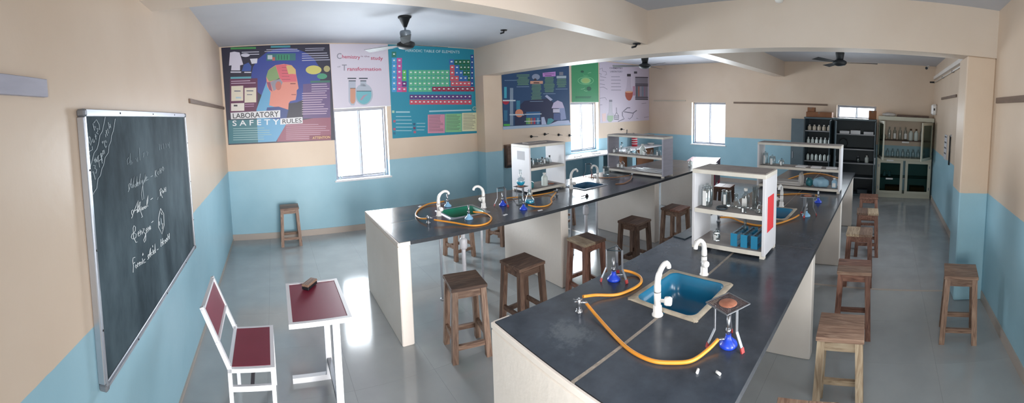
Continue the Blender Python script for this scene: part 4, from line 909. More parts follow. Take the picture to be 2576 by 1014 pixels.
p.rect(75, 74, 315, 92, '#3F8A4A', 3, -6); p.rect(455, 58, 640, 76, '#3A8A98', 3, -4); p.rect(75, 352, 270, 370, '#5AA0B0', 3, -4)
p.rect(415, 132, 690, 200, '#2E6A70', 2, -4); p.rect(510, 140, 635, 192, '#2F8A68', 3); p.rect(425, 145, 470, 185, '#B8C4C8', 3); p.rect(470, 165, 495, 198, '#B06058', 3)
for k in range(4): p.rect(525+27*k, 145, 535+27*k, 188, '#1F5A50', 4)
p.lines(370, 92, 750, 126, 2, '#C8C8D8', 3, .3, 3, -6, True); p.lines(780, 82, 1018, 116, 2, '#B8B8CC', 3, .3, 4, -6); p.lines(750, 130, 1018, 215, 4, '#B8B8CC', 3, .3, 5, -8); p.lines(180, 115, 355, 160, 2, '#C8C8D8', 3, .3, 6, -4); p.rect(75, 300, 175, 312, '#C8C8D8', 3); p.rect(205, 303, 270, 313, '#C8C8D8', 3)
p.rect(82, 438, 195, 580, '#D8CFBE', 3, -4); p.rect(207, 456, 318, 595, '#D8CFBE', 3, -4); p.rect(80, 602, 205, 675, '#DCD6D0', 3, -4); p.rect(110, 480, 170, 490, '#6A6A78', 4); p.rect(125, 540, 175, 555, '#A8C0CC', 4); p.rect(225, 478, 290, 488, '#6A6A78', 4); p.rect(230, 515, 280, 522, '#6A6A78', 4); p.rect(105, 615, 140, 630, '#26262E', 4)
p.lines(80, 390, 315, 430, 2, '#C0A8BC', 3, .35, 8, -6); p.lines(210, 608, 315, 648, 2, '#B088A8', 3, .35, 9, -4)
p.ell(860, 285, 75, 42, '#C6BE66', 3); p.ell(940, 345, 48, 27, '#3F9070', 4); p.ell(985, 275, 30, 30, '#A8A070', 3); p.rect(830, 388, 1015, 408, '#2F6A5E', 4, -4)
p.lines(840, 420, 1012, 505, 4, '#B8A8BC', 4, .32, 11, -4); p.lines(750, 505, 1012, 720, 10, '#C0A8BC', 4, .32, 12, -6)
p.poly([(75, 690), (545, 665), (545, 735), (80, 752)], '#D8D8DC', 6); p.text('LABORATORY', [(95, 697), (530, 674), (532, 728), (98, 745)], '#2A2A34', 7); p.text('S A F E T Y', [(92, 764), (535, 748), (535, 802), (95, 816)], '#E2E6EA', 6); p.poly([(545, 745), (755, 730), (757, 790), (545, 802)], '#D8D8DC', 6); p.text('RULES', [(565, 752), (745, 740), (748, 782), (565, 793)], '#2A2A34', 7)
p.lines(100, 838, 480, 965, 6, '#8FB4B8', 4, .3, 13, -8); p.lines(600, 805, 1018, 955, 8, '#B890A0', 4, .3, 14, -8); p.rect(820, 905, 1024, 950, '#7A3048', 5, -6); p.text('ATTENTION', [(850, 916), (1015, 908), (1016, 932), (850, 940)], '#D8B070', 6)
p.obj('printed_design', 'vinyl_print', o)
# 2 chemistry is the study of transformation
o = sheet(1.82, 2.815, (2.1, 2.088), (3.165, 3.142), '#D2CCDA', 'white chemistry study poster with test tube and flask above window')
p = pprint(830, 100, 5.633)
p.text('C', [(98, 190), (165, 190), (165, 272), (98, 272)], '#8A8A98', 2); p.text('hemistry', [(172, 212), (428, 222), (428, 288), (172, 278)], '#B84A66', 2); p.text('is the', [(440, 222), (560, 226), (560, 248), (440, 244)], '#8A6A80', 2); p.text('study', [(580, 232), (750, 240), (750, 306), (580, 298)], '#B84A66', 2)
p.text('of', [(105, 370), (150, 370), (150, 392), (105, 392)], '#8A8A98', 2); p.text('T', [(170, 352), (238, 352), (238, 438), (170, 438)], '#8A8A98', 2); p.text('ransformation', [(248, 385), (725, 392), (725, 440), (248, 440)], '#B84A66', 2)
p.poly([(262, 575), (365, 575), (365, 880), (345, 930), (300, 930), (265, 880)], '#AEB4C4', 2); p.poly([(288, 690), (362, 690), (360, 870), (340, 905), (305, 905), (288, 870)], '#C89078', 3); p.rect(250, 540, 372, 556, '#3A4450', 3); p.rect(266, 576, 366, 590, '#4A5460', 3); p.rect(286, 684, 364, 692, '#5A4A44', 4)
p.ell(480, 775, 130, 155, '#AEB6C4', 2); p.rect(430, 575, 515, 660, '#AEB6C4', 2); p.ell(480, 775, 108, 138, '#6FB2BE', 3, -.35, PI+.35); p.rect(376, 724, 586, 733, '#33505A', 4); p.rect(412, 540, 535, 556, '#3A4450', 3); p.rect(430, 576, 515, 590, '#4A5460', 3)
p.poly([(425, 850), (470, 790), (545, 768), (500, 800), (450, 860)], '#A890A4', 4)
p.obj('printed_design', 'vinyl_print', o)
MB().bar((1.83, W-.012, 2.096), (2.815, W-.012, 2.096), .012, .012).obj('hem_rod', 'white_paint', o)
# 3 periodic table
o = sheet(2.82, 4.492, (1.527, 1.514), (3.142, 3.088), '#1F8AA4', 'teal periodic table of elements poster')
p = pprint(970, 100, 4.056)
p.text('PERIODIC TABLE OF ELEMENTS', [(205, 96), (755, 112), (755, 140), (205, 122)], '#B8D4DC', 2)
def cells(x0, y0, cw, ch, nx_, ny_, col, sk=0):
    for i in range(nx_):
        for j in range(ny_):
            x, y = x0+cw*i, y0+ch*j+sk*i; p.rect(x+1, y+1, x+cw-1.5, y+ch-2.5, col, 2); p.rect(x+cw*.3, y+ch*.3, x+cw*.7, y+ch*.55, '#D6E2E0' if col != '#D6E2E0' else col, 3)
cells(62, 122, 48, 58, 1, 1, '#2A7A68'); cells(62, 185, 50, 58.5, 1, 6, '#4A9CD2'); cells(114, 185, 54, 58.5, 1, 6, '#C2549C'); cells(166, 425, 50, 55, 1, 1, '#6A2A78'); cells(166, 482, 50, 54, 1, 1, '#C84878'); cells(172, 308, 40, 56, 1, 2, '#5FB85A')
cells(235, 308, 46.2, 57, 9, 3, '#5FB68C'); cells(235, 480, 47.5, 54, 5, 1, '#5FB68C'); cells(475, 480, 48, 50, 9, 1, '#9C2846')
cells(648, 200, 52, 56, 1, 1, '#3668B0'); cells(700, 203, 41, 55, 4, 1, '#1F6A46'); cells(655, 257, 50, 55, 1, 2, '#CE5262'); cells(705, 258, 48, 55, 1, 1, '#3668B0'); cells(753, 258, 37, 55, 3, 1, '#1F6A46'); cells(706, 314, 42, 54, 2, 1, '#3668B0'); cells(790, 314, 37, 54, 2, 1, '#1F6A46')
cells(658, 368, 45, 55, 2, 1, '#CE5262'); cells(748, 368, 44, 55, 2, 1, '#3668B0'); cells(836, 368, 30, 55, 1, 1, '#1F6A46'); cells(665, 424, 41, 52, 5, 1, '#CE5262'); cells(866, 152, 34, 54, 1, 6, '#2A4C96')
cells(245, 560, 42.2, 48, 15, 1, '#5F2C78'); cells(245, 612, 42.2, 52, 15, 1, '#C84A60')
for (x0, y0, x1, y1, c) in ((430, 765, 604, 955, '#CE8CA2'), (608, 757, 776, 945, '#82BE8C'), (780, 747, 930, 935, '#D6D6B2')): p.rect(x0, y0, x1, y1, c, 2, -4); p.lines(x0+12, y0+12, x1-10, y1-12, 11, '#5A5A5A', 3, .28, int(x0), -3)
p.lines(105, 730, 290, 752, 1, '#9CC4D0', 2, .7, 3); p.lines(105, 780, 280, 960, 5, '#9CC4D0', 2, .2, 5); p.lines(315, 850, 410, 950, 3, '#9CC4D0', 2, .2, 6); p.rect(445, 724, 875, 738, '#A8CCD6', 2, -14); p.ell(908, 702, 22, 22, '#9CB8A8', 2); p.ell(908, 702, 14, 14, '#4A8A98', 3)
for x, y, c in ((78, 735, '#A8C8B0'), (90, 832, '#B05A70'), (90, 912, '#B05A70'), (90, 955, '#2A6A88'), (292, 862, '#2A5A78'), (295, 902, '#6A3A60'), (298, 942, '#B05A70')): p.rect(x-12, y-12, x+12, y+12, c, 2)
p.obj('printed_design', 'vinyl_print', o)
# 4 apparatus poster (its top edge runs up behind the beam)
o = sheet(5.1, 6.925, 1.545, 3.06, '#17426C', 'dark blue laboratory apparatus poster showing a microscope')
p = pprint(1255, 160, 5.962)
p.poly([(380, 560), (760, 520), (900, 700), (880, 900), (240, 930), (240, 700)], '#151F48', 1); p.poly([(62, 945), (1075, 895), (1080, 918), (62, 992)], '#A8BCD4', 3)
p.lines(265, 168, 460, 335, 9, '#7FAE72', 3, .35, 2, -3, True); p.lines(480, 315, 645, 550, 13, '#7FAE72', 3, .35, 3, -3, True); p.lines(670, 205, 840, 440, 13, '#7FAE72', 3, .35, 4, -3, True); p.lines(865, 232, 1015, 365, 8, '#7FAE72', 3, .35, 5, -3, True)
p.rect(470, 262, 660, 305, '#D29A80', 3, -2); p.rect(520, 278, 605, 296, '#5A3A34', 4); p.poly([(655, 140), (850, 120), (850, 190), (660, 198)], '#C088CC', 3); p.rect(680, 150, 830, 158, '#6A3A78', 4); p.rect(690, 172, 790, 182, '#6A3A78', 4); p.rect(865, 185, 1010, 222, '#A8B4BC', 3, -3); p.ell(555, 200, 60, 45, '#8A94AC', 3); p.ell(545, 240, 22, 18, '#3A2A34', 4); p.rect(905, 125, 965, 175, '#7A7A88', 3)
for x0, y0, x1 in ((265, 346, 455), (465, 566, 665), (665, 450, 850), (850, 380, 1030), (85, 250, 270)): p.rect(x0, y0, x1, y0+6, '#8FA8C4', 3, -3)
p.rect(165, 365, 215, 930, '#7F92A8', 2); p.rect(78, 350, 118, 520, '#3FA0B8', 2); p.ell(105, 560, 52, 55, '#A8203C', 3, 0, PI); p.rect(60, 545, 250, 565, '#C8D4DC', 4); p.rect(262, 555, 318, 700, '#2F7E9A', 2); p.ell(305, 745, 60, 60, '#D88868', 3); p.rect(160, 758, 380, 776, '#B8C8D4', 4); p.rect(75, 700, 128, 860, '#2F6E90', 2); p.rect(72, 905, 165, 935, '#4FB04A', 3)
p.rect(410, 725, 620, 915, '#1F5A8C', 2, -6); p.rect(385, 755, 640, 768, '#C8D4DC', 4, -8); p.rect(385, 862, 625, 872, '#C8D4DC', 4, -8)
for x, c in ((408, '#5A9A50'), (440, '#8AA850'), (475, '#B06A48'), (520, '#A8284A'), (572, '#6A98B8')): p.rect(x, 815, x+28, 910, c, 3, -2)
p.poly([(690, 490), (720, 468), (808, 540), (775, 562)], '#AEB4D0', 3); p.poly([(790, 670), (820, 590), (880, 552), (950, 580), (985, 670)], '#C4B8D4', 3); p.poly([(900, 670), (985, 665), (1010, 830), (930, 850)], '#8C96BC', 3); p.rect(812, 680, 912, 735, '#C8C4D8', 4); p.rect(820, 745, 925, 850, '#4A5A8A', 3); p.poly([(740, 918), (880, 860), (1050, 850), (1070, 900)], '#B4BCD8', 4); p.poly([(720, 915), (735, 825), (790, 820), (830, 850), (760, 915)], '#3F8F98', 3); p.poly([(635, 805), (680, 800), (715, 915), (640, 925)], '#B0B8D4', 3)
p.obj('printed_design', 'vinyl_print', o)
# 5 green poster
o = sheet(7.0, 7.905, 2.065, 3.06, '#3A9160', 'green poster with an atom emblem above the second window')
p = pprint(1430, 160, 6.338)
p.ell(275, 272, 128, 64, '#7CC08C', 2); p.ell(275, 272, 120, 57, '#3A9160', 3); p.ell(275, 272, 82, 50, '#82BE84', 4); p.ell(275, 272, 62, 38, '#9CB870', 5); p.ell(220, 128, 26, 18, '#1F5A44', 3); p.ell(328, 400, 36, 34, '#1F5A44', 3); p.stroke([(195, 408), (230, 405), (262, 388)], 5, '#9CD0A8', 3); p.stroke([(250, 425), (275, 438), (305, 438)], 5, '#9CD0A8', 3); p.stroke([(310, 155), (345, 142), (362, 145)], 5, '#9CD0A8', 3); p.stroke([(232, 180), (260, 190), (310, 190)], 4, '#7CC08C', 3)
p.lines(110, 522, 440, 560, 2, '#246A50', 3, .6, 4); p.rect(85, 612, 480, 620, '#CFE0D8', 3)
p.obj('printed_design', 'vinyl_print', o)
# 6 chemistry laboratory poster
o = sheet(7.945, 10.06, 1.545, 3.06, '#CBBFCE', 'pale pink chemistry laboratory poster with orange flask drawing')
p = pprint(1430, 160, 6.338)
p.text('CHEMISTRY', [(655, 58), (865, 62), (865, 88), (655, 84)], '#55505E', 2); p.text('LABORATORY', [(665, 112), (860, 116), (860, 142), (665, 138)], '#75707E', 2); p.lines(680, 206, 860, 470, 5, '#9890A0', 2, .2, 3)
p.rect(935, 165, 995, 205, '#3A3640', 3); p.poly([(940, 205), (990, 205), (1000, 380), (1025, 440), (905, 440), (925, 380)], '#BDB0C0', 2); p.poly([(905, 445), (1028, 445), (1022, 520), (995, 580), (965, 592), (930, 570), (908, 520)], '#A8503F', 3); p.ell(965, 452, 60, 14, '#D8A080', 4); p.rect(1025, 360, 1065, 510, '#B88AA0', 2)
p.rect(1045, 125, 1095, 160, '#4A4450', 2); p.rect(1065, 210, 1265, 580, '#8E8896', 2, 3)
for y in (212, 320, 345, 530, 560): p.rect(1065, y, 1270, y+14, '#3A3642', 3, 2)
for k, c in enumerate(('#4A5A60', '#A86A5A', '#9C98A8', '#7A8AA0', '#9C7A90', '#8A8694')): p.rect(1080+31*k, 362, 1100+31*k, 525, c, 3)
p.rect(650, 578, 698, 610, '#7A7684', 3); p.poly([(655, 610), (695, 610), (705, 780), (725, 810), (715, 900), (680, 935), (640, 930), (615, 890), (620, 810), (645, 780)], '#B4AEBA', 2); p.poly([(622, 830), (715, 830), (712, 895), (680, 930), (640, 925), (618, 890)], '#8AA884', 3); p.poly([(535, 800), (600, 790), (595, 920), (545, 925)], '#DDB8B4', 2)
p.stroke([(765, 700), (768, 780), (735, 830), (730, 890), (800, 892), (800, 830), (768, 780)], 8, '#5A5666', 2)
for y in (830, 855, 880): p.rect(728, y, 802, y+9, '#4A4656', 3)
p.stroke([(985, 705), (940, 705), (900, 740), (870, 765), (900, 770), (960, 780), (1030, 790), (1090, 745)], 14, '#6A6474', 3); p.stroke([(860, 770), (860, 830), (890, 880), (790, 925)], 12, '#6A6474', 2); p.stroke([(1035, 790), (1015, 850), (975, 885), (950, 870)], 9, '#7A7484', 2)
for q in ([(495, 90), (540, 70), (545, 120), (600, 130), (610, 175), (580, 185)], [(490, 155), (525, 165), (510, 210), (600, 222)], [(500, 265), (570, 265)], [(500, 325), (580, 335)], [(500, 380), (560, 375), (620, 410)], [(500, 555), (585, 540), (610, 580)], [(500, 660), (540, 655)], [(1165, 640), (1240, 630)], [(1205, 858), (1280, 848)], [(1080, 872), (1110, 876)]): p.stroke(q, 7, '#85808E', 2)
p.obj('printed_design', 'vinyl_print', o)

# ================================================================== WALL STRIPS
def strip(name, box, mt, label):
    x0, x1, y0, y1, z0, z1 = box; t_ = MB().box(*box, .002).obj(name, mt); return tag(t_, label, 'wooden strip', 'wooden strips on the walls')
strip('wall_batten', (0.001, .022, .5, 2.33, 2.138, 2.204), 'plank_grey', 'wide grey painted batten on the blackboard wall')
strip('wall_batten', (0.001, .018, 4.84, W-.02, 2.205, 2.248), 'plank_brown', 'narrow brown batten between blackboard and safety poster')
strip('wall_batten', (L-.02, L-.001, 2.53, 4.94, 2.04, 2.082), 'plank_brown', 'long thin brown batten above the dark metal cupboards')
strip('wall_batten', (L-.02, L-.001, 6.35, 7.39, 2.09, 2.118), 'plank_pale', 'pale painted batten between third window and chemistry poster')
strip('wall_batten', (2.9, 4.64, .001, .02, 2.125, 2.182), 'plank_brown', 'brown batten before the wall pillar on the aisle side')
strip('wall_batten', (7.0, 8.7, .001, .02, 2.262, 2.308), 'plank_brown', 'brown batten beyond the wall pillar near the glass cabinet')
o = MB().box(5.25, 9.9, .001, .06, 2.76, 2.83).obj('wall_ledge', 'cream_plaster'); tag(o, 'plaster ledge running high along the wall beyond the pillar', 'ledge')
t = thing('wall_conduit', 'white cable conduit under the plaster ledge ending in a lamp holder', 'conduit', (7.4, .03, 2.70))
MB().tube([(-2.0, 0, .02), (0, 0, .01), (2.5, 0, 0)], .012, 8).obj('pipe_length', 'white_plastic', t); MB().tube([(2.5, 0, 0), (2.55, .1, 0)], .02, 8).obj('lamp_holder', 'black_plastic', t)
for x in (-1.2, 0, 1.2): MB().box(x-.012, x+.012, -.029, .016, -.008, .028).obj('clip', 'galvanised', t)
t = thing('security_camera', 'small dark security camera in the corner above the glass cabinet', 'camera', (L-.1, .19, 3.06))
MB().box(-.02, .02, -.02, .02, .0, .025).obj('mount', 'white_plastic', t); MB().tube([(0, 0, .0), (-.05, .02, -.03), (-.12, .05, -.05)], [.02, .035, .035], 12).obj('camera_body', 'white_plastic', t); MB().tube([(-.12, .05, -.05), (-.135, .056, -.054)], [.034, .026], 12).obj('lens', 'black_plastic', t)
t = thing('wall_dispenser', 'white rounded wall box beside the glass cabinet top', 'box', (9.48, 0, 1.94))
MB().box(-.1, .1, .001, .12, 0, .24, .03).obj('housing', 'white_plastic', t); MB().box(-.105, -.1, .05, .08, .1, .15).obj('switch', 'black_plastic', t)
t = thing('notice_board', 'grey notice sheet hanging on the wall beyond the pillar', 'notice', (7.85, 0, 1.15)); MB().box(-.14, .14, .001, .012, .0, .45).obj('backing', 'notice', t)
for z in (.1, .2, .3, .4): MB().box(-.11, .11, .012, .014, z, z+.025).obj('text_block', 'galvanised', t)
t = thing('hanging_rod', 'dark vertical rod hanging on the wall beside the notice sheet', 'rod', (7.3, .02, 1.12)); MB().tube([(0, 0, 0), (0, 0, .5)], .014, 8).obj('rod_length', 'black_plastic', t); MB().box(-.02, .02, -.02, .0, .48, .52).obj('hook', 'steel', t)
# corner details on ceiling
def small_hook(loc, label):
    t_ = thing('ceiling_hook', label, 'hook', loc); MB().lathe([(0, 0), (.05, 0), (.045, -.012), (0, -.012)], 12).obj('plate', 'black_plastic', t_)
    MB().tube([(0, 0, -.01), (.02, .03, -.03), (-.03, .05, -.045)], .012, 6).obj('wire_stub', 'black_plastic', t_)
small_hook((4.06, 5.9, zc(4.06)), 'black wire stub hanging from the ceiling near the fan'); small_hook((4.50, 3.86, 2.703), 'dark hook under the long beam where it meets the cross beam')
t = thing('ceiling_lamp', 'small white dome lamp on the ceiling at the cross beam', 'lamp', (4.55, 2.2, zc(4.55))); MB().lathe([(0, 0), (.06, 0), (.06, -.02), (0, -.02)], 16).obj('lamp_base', 'white_plastic', t); MB().lathe([(.05, -.02), (.055, -.05), (.035, -.09), (0, -.1)], 16, close=False).obj('lamp_bulb', 'ceiling_lamp', t)

# ================================================================== CEILING FANS
def fan(x, y, ztop, zm, rot, label, cup='fan_dark', R=.6):
    t_ = thing('ceiling_fan', label, 'fan', (x, y, zm), rot, 'dark ceiling fans'); h = ztop-zm
    MB().lathe([(0, h), (.085, h), (.085, h-.015), (.07, h-.022), (.022, h-.13), (0, h-.13)], 20).obj('canopy', 'fan_dark', t_)
    MB().tube([(0, 0, .05), (0, 0, h-.1)], .013, 10).obj('down_rod', 'fan_grey', t_)
    MB().lathe([(0, .17), (.065, .17), (.072, .15), (.055, .03), (0, .03)], 20).obj('lower_canopy', cup, t_)
    MB().lathe([(0, .04), (.07, .04), (.11, .02), (.115, -.01), (.09, -.04), (.04, -.055), (0, -.055)], 24).obj('motor', 'fan_dark', t_)
    for k in range(3):
        m_ = MB(); m_.hexa([(.1, -.03, -.006), (.22, -.05, -.012), (.22, .05, .004), (.1, .03, 0), (.1, -.03, -.002), (.22, -.05, -.008), (.22, .05, .008), (.1, .03, .004)])
        m_.hexa([(.22, -.055, -.012), (R, -.062, -.016), (R, .062, .008), (.22, .055, .004), (.22, -.055, -.008), (R, -.062, -.012), (R, .062, .012), (.22, .055, .008)])
        o_ = m_.obj('blade', 'fan_dark', t_); o_.rotation_euler.z = 2*PI*k/3
    return t_
fan(2.488, 5.743, zc(2.488), 2.815, math.radians(10), 'dark ceiling fan with grey lower cup between safety and periodic posters', 'fan_grey')
fan(6.80, 5.38, zc(6.8), 2.715, math.radians(6), 'dark ceiling fan in front of the chemistry laboratory poster')
fan(7.0, 1.89, zc(7.), 2.715, math.radians(30), 'dark ceiling fan above the aisle in front of the cupboards')

# ================================================================== FAR COUNTER UNDER THE SECOND WINDOW
t = thing('wall_counter', 'long shiny counter on blue supports under the second window', 'counter', (8.0, W, 0))
MB().box(-2.05, 1.95, -.56, -.001, .842, .872, .004).obj('counter_slab', 'white_laminate', t)
for x in (-1.95, -.68, .58, 1.78): MB().box(x, x+.15, -.52, -.002, 0, .842).obj('support_wall', 'wall', t)
for x0, x1 in ((-.02, .578), (1.0, 1.778)): MB().box(x0, x1, -.35, -.33, 0, .8).obj('brown_panel', 'card', t)  # plain brown panels between the counter supports
t = thing('fire_extinguisher', 'red fire extinguisher with white label bands on the far counter', 'extinguisher', (9.2, W-.12, .872))
MB().lathe([(0, 0), (.075, 0), (.08, .01), (.08, .24), (.06, .285), (.02, .3), (0, .3)], 18).obj('cylinder_body', 'ext_red', t)
for z in (.06, .12, .18): MB().lathe([(.0806, z), (.0812, z+.001), (.0812, z+.018), (.0806, z+.019)], 18, close=False).obj('label_band', 'label_paper', t)
MB().lathe([(0, .3), (.02, .3), (.02, .34), (0, .34)], 10).obj('valve', 'black_plastic', t); MB().bar((0, 0, .345), (-.09, -.02, .36), .02, .012).obj('handle', 'black_plastic', t)
for k, (x, y, r) in enumerate(((6.75, W-.42, .15), (7.35, W-.4, -.2), (7.6, W-.1, .05))):
    o = MB().box(-.13, .13, -.018, .018, 0, .012, .003).obj('steel_ruler', ['black_plastic', 'dark_steel', 'black_plastic'][k], None, (x, y, .872), r)
    tag(o, ['black strip lying on the counter at its open end', 'dark metal strip in the middle of the counter', 'black strip lying on the counter against the window wall'][k], 'strip', 'dark strips on the far counter')
bottle(8.55, W-.2, .872, 'small clear bottle on the far counter near the extinguisher', 'bottles on the far counter', .04, .16); o = MB().lathe([(0, 0), (.05, 0), (.1, .05), (.105, .055), (.095, .052), (.045, .006), (0, .006)], 18, close=False).obj('basin_dish', 'white_plastic', None, (9.72, W-.3, .872)); tag(o, 'white dish on the far counter corner', 'dish')
# wall box and gas cocks on the poster wall
t = thing('wall_box', 'dark brown wooden switch box hanging beside the pillar', 'box', (5.22, W, .78)); MB().box(-.12, .12, -.09, -.001, 0, .44, .004).obj('case', 'box_brown', t); MB().box(-.1, .1, -.1, -.09, .06, .4, .003).obj('door_panel', 'wood_dark', t); MB().box(-.12, .12, -.105, -.001, .44, .46).obj('lid', 'wood_mid', t); MB().box(-.11, .11, -.097, -.0905, .01, .05).obj('bottom_rail', 'black_plastic', t)
for k, (x, z) in enumerate(((5.80, 1.36), (6.17, 1.385), (6.57, 1.345), (6.90, 1.31), (8.78, 1.35))):
    t = thing('wall_cock', ['black gas cock with a long lever on the wall by the switch box', 'black gas cock under the microscope poster, next to the long lever one', 'black gas cock under the microscope poster, next to the window cock', 'black gas cock beside the second window frame', 'black gas cock under the chemistry laboratory poster'][k], 'gas cock', (x, W, z), 0, 'gas cocks on the poster wall')
    MB().lathe([(0, 0), (.03, 0), (.03, .01), (.014, .014), (.014, .05), (0, .05)], 10, Matrix.Rotation(PI/2, 4, 'X')).obj('cock_body', 'black_plastic', t); MB().bar((0, -.045, .0), (.14 if k == 0 else .07, -.05, -.01+.02*(k % 2)), .014, .01).obj('lever', 'black_plastic', t); MB().tube([(0, -.04, 0), (-.05, -.07, .02)], .01, 6).obj('nozzle', 'black_plastic', t)

# ================================================================== CUPBOARDS
def almirah(y0, y1, label, shelves, leaves):
    X0, X1, H = 9.60, L-.03, 1.77; t_ = thing('steel_cupboard', label, 'cupboard', (X0, (y0+y1)/2, 0), 0, 'grey steel cupboards'); w_ = (y1-y0)/2; d_ = X1-X0
    for s in (-1, 1): MB().box(0, d_, s*w_-(.02 if s > 0 else 0), s*w_+(.02 if s < 0 else 0), .05, H-.04).obj('side_panel', 'almirah', t_)
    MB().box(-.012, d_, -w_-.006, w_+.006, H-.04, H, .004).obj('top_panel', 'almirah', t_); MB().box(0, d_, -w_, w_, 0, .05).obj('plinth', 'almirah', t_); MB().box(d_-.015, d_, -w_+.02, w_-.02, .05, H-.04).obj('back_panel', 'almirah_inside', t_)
    for z in shelves:
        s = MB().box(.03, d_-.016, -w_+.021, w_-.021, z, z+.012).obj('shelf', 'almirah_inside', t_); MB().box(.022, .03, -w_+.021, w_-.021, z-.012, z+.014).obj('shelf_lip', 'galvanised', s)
    for (hy, ang, wd) in leaves:
        o_ = MB().box(-.018, 0, 0, wd, .06, H-.05, .003).obj('door', 'almirah', t_, (-.002, hy, 0)); o_.rotation_euler.z = ang
        MB().box(-.03, -.018, wd-.06, wd-.045, .8, .95).obj('handle', 'steel', o_)
    return t_
almirah(2.335, 2.985, 'grey steel cupboard with open doors and brown boxes on top', (.40, .75, 1.10, 1.45), ((.325, -.12, .31), (-.325, PI/2+PI-.05-PI, .0001+.30)))
almirah(1.335, 2.31, 'grey steel cupboard with open doors beside the cream glass cabinet', (.42, .75, 1.07, 1.41), ((.487, PI/2+.28, .44), (-.487, PI/2-.02, .44)))
g = 'bottles in the steel cupboards'
for k in range(6): bottle(9.72, 2.9-.1*k, .7625+0, 'white bottle in the row on the second shelf of the boxed cupboard', g, .036, .17, 'bottle_white', 'black_plastic', False)
for k in range(6): bottle(9.72, 2.9-.1*k, 1.1125, 'white labelled bottle on the third shelf of the boxed cupboard', g, .038, .19, 'bottle_white', 'white_plastic', False)
for k in range(5): bottle(9.72, 2.88-.115*k, 1.4625, 'squat cream jar on the top shelf of the boxed cupboard', g, .045, .13, 'plank_pale', 'white_plastic', False)
for k, (y, z, lab) in enumerate(((2.05, 1.4225, 'stack of papers at the open leaf on the top shelf'), (1.8, 1.4225, 'thick stack of white papers in the middle of the top shelf'), (1.5, 1.4225, 'stack of papers beside the glass cabinet on the top shelf'))):
    o = MB().box(-.11, .11, -.11, .11, 0, .06+.02*(k == 1)).obj('paper_stack', 'paper', None, (9.76, y, z)); tag(o, lab, 'papers', 'paper stacks in the steel cupboard')
o = MB().lathe([(.1, 0), (.11, .008), (.11, .016), (.1, .024), (.09, .012), (.1, 0)], 24, Matrix.Rotation(PI/2, 4, 'Y'), close=False).obj('coil', 'steel', None, (9.75, 2.08, 1.085+.11)); tag(o, 'round wire coil standing on the second shelf from the top', 'coil')
for k, y in enumerate((2.1, 1.72, 1.52)): bottle(9.75, y, .7625, ['small glass bottle alone on the middle cupboard shelf', 'glass jar beside another on the middle cupboard shelf', 'taller glass jar beside another on the middle cupboard shelf'][k], g, .03+.015*min(k, 1), .13+.02*k, 'clear_glass', 'galvanised', False)
for k, y in enumerate((1.95, 1.6)): o = MB().box(-.1, .1, -.12, .12, 0, .09, .006).obj('metal_tray', 'dark_steel', None, (9.77, y, .0525), .1*k); tag(o, ['dark metal tray on the cupboard floor at the open leaf', 'dark metal tray on the cupboard floor beside the glass cabinet'][k], 'tray', 'trays in the steel cupboard')
for k, (x, y, a, c, h, lab) in enumerate(((9.8, 2.66, .14, .3, .12, 'long brown cardboard box on the steel cupboard'), (9.8, 1.43, .12, .085, .2, 'brown cardboard box on the cupboard in front of the small high window'))):
    t = thing('cardboard_box', lab, 'box', (x, y, 1.77), 0, 'cardboard boxes on the cupboards'); MB().box(-a, a, -c, c, 0, h, .004).obj('carton', 'card', t); MB().box(-a-.001, a+.001, -.02, .02, h-.05, h+.001).obj('tape', 'plank_brown', t)
t = thing('cardboard_box', 'small brown box standing on the long cardboard box', 'box', (9.8, 2.86, 1.891), 0, 'cardboard boxes on the cupboards'); MB().box(-.1, .1, -.08, .08, 0, .1, .003).obj('carton', 'card', t); MB().box(-.101, .101, -.015, .015, .06, .101).obj('tape', 'plank_brown', t)
# cream glass cabinet
X0, X1, y0, y1, H = 9.66, L-.03, .03, 1.275, 1.86; yc = (y0+y1)/2; w_ = (y1-y0)/2; d_ = X1-X0; zm = .86
t = thing('glass_cabinet', 'cream wooden cabinet with glass doors in the room corner', 'cabinet', (X0, yc, 0))
for s in (-1, 1): MB().box(0, d_, s*w_-(.03 if s > 0 else 0), s*w_+(.03 if s < 0 else 0), 0, H-.09).obj('side_panel', 'cabinet_cream', t)
MB().box(-.02, d_, -w_-.015, w_+.015, H-.09, H, .004).obj('cornice', 'cabinet_cream', t); MB().box(0, d_, -w_+.03, w_-.03, 0, .1).obj('plinth', 'cabinet_cream', t); MB().box(0, d_, -w_+.03, w_-.03, zm, zm+.05).obj('middle_rail', 'cabinet_cream', t)
for z in (.45, 1.3): MB().box(.04, d_, -w_+.031, w_-.031, z, z+.016).obj('shelf', 'box_brown' if z > 1 else 'dim_glass', t)
def leaf(hy, wd, z0, z1, ang, sgn):
    m_ = MB(); f_ = .06
    m_.box(-.022, 0, 0, wd*sgn, z0, z0+f_) if sgn > 0 else m_.box(-.022, 0, wd*sgn, 0, z0, z0+f_)
    a_, b_ = sorted((0, wd*sgn))
    m_.box(-.022, 0, a_, b_, z1-f_, z1); m_.box(-.022, 0, a_, a_+f_, z0+f_, z1-f_); m_.box(-.022, 0, b_-f_, b_, z0+f_, z1-f_)
    o_ = m_.obj('door', 'cabinet_cream', t, (-.002, hy, 0)); o_.rotation_euler.z = ang
    MB().box(-.014, -.01, a_+f_, b_-f_, z0+f_, z1-f_).obj('glass_pane', 'dim_glass', o_)
    for zh in (z0+.1, z1-.16): MB().box(-.028, -.022, hh_(sgn, b_, a_)-.012, hh_(sgn, b_, a_)+.012, zh, zh+.06).obj('hinge', 'galvanised', o_)
    return o_
def hh_(sgn, b_, a_): return (a_+.02) if sgn > 0 else (b_-.02)
leaf(-w_+.02, .575, .1, zm, 0, 1); leaf(w_-.02, .575, .1, zm, 0, -1)
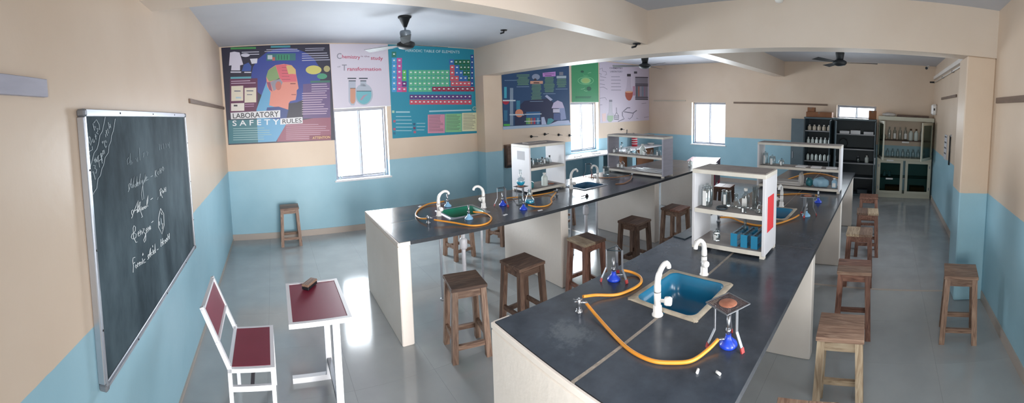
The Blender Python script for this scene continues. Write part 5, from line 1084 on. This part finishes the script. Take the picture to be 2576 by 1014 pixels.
leaf(-w_+.02, .575, zm+.06, H-.1, 1.05, 1); leaf(w_-.02, .575, zm+.06, H-.1, -1.35, -1)
MB().box(-.05, -.024, -.02, .02, .44, .47).obj('knob', 'galvanised', t)
g = 'glassware in the cream cabinet'
for k in range(8):
    y = 1.15-.125*k
    if k == 0: round_flask(9.85, y, 1.3165, 'round distilling flask on the upper shelf of the cream cabinet', g, 1.6)
    elif k in (5, 6): bottle(9.85, y, 1.3165, 'white labelled bottle on the upper shelf of the cream cabinet', g, .05, .27, 'bottle_white', 'amber', False)
    else: bottle(9.85, y, 1.3165, 'tall clear bottle on the upper shelf of the cream cabinet', g, .042, .3, 'clear_glass', 'clear_glass', k % 2 == 0)
for k in range(9): bottle(9.84, 1.17-.12*k, zm+.0505, 'clear reagent bottle in the row on the cream cabinet middle board', g, .042, .2, 'clear_glass', 'clear_glass', False)
for k, y in enumerate((1.1, .98)): bottle(9.85, y, .4665, ['amber bottle on the glass shelf of the cream cabinet', 'small clear jar on the glass shelf of the cream cabinet'][k], g, .035, .13, ['amber', 'clear_glass'][k], 'white_plastic', False)
for k, (y, lab) in enumerate(((.9, 'brown box behind the cabinet door with paper slips'), (.32, 'brown box behind the plain lower cabinet door'))): o = MB().box(-.12, .12, -.17, .17, 0, .14, .004).obj('storage_box', 'card', None, (9.87, y, .1005)); tag(o, lab, 'box', 'boxes in the cream cabinet')
for k, (y, z) in enumerate(((.65, 1.27), (.98, .84), (.98, .42))): MB().box(-.026, -.0225, y-yc-.08, y-yc+.08, z, z+.035).obj('shelf_label', 'label_paper', t)
o = MB().box(-.14, .14, -.36, .36, 0, .045, .006).obj('folded_sheet', 'box_brown', None, (9.84, .5, H), .02); tag(o, 'brown folded sheet lying on the cream cabinet', 'sheet')
bag(9.84, 1.05, H, .1, .16, .045, 'rag', 'crumpled clear plastic bag on the cream cabinet', 4)
# window sill bits
bottle(2.66, W+.05, .888, 'small green plastic bottle on the first window sill', 'bottles on the first window sill', .03, .12, 'green_plastic', 'green_plastic', False)
bottle(1.88, W+.05, .888, 'small clear bottle on the first window sill', 'bottles on the first window sill', .03, .07, 'clear_glass', 'white_plastic', False)
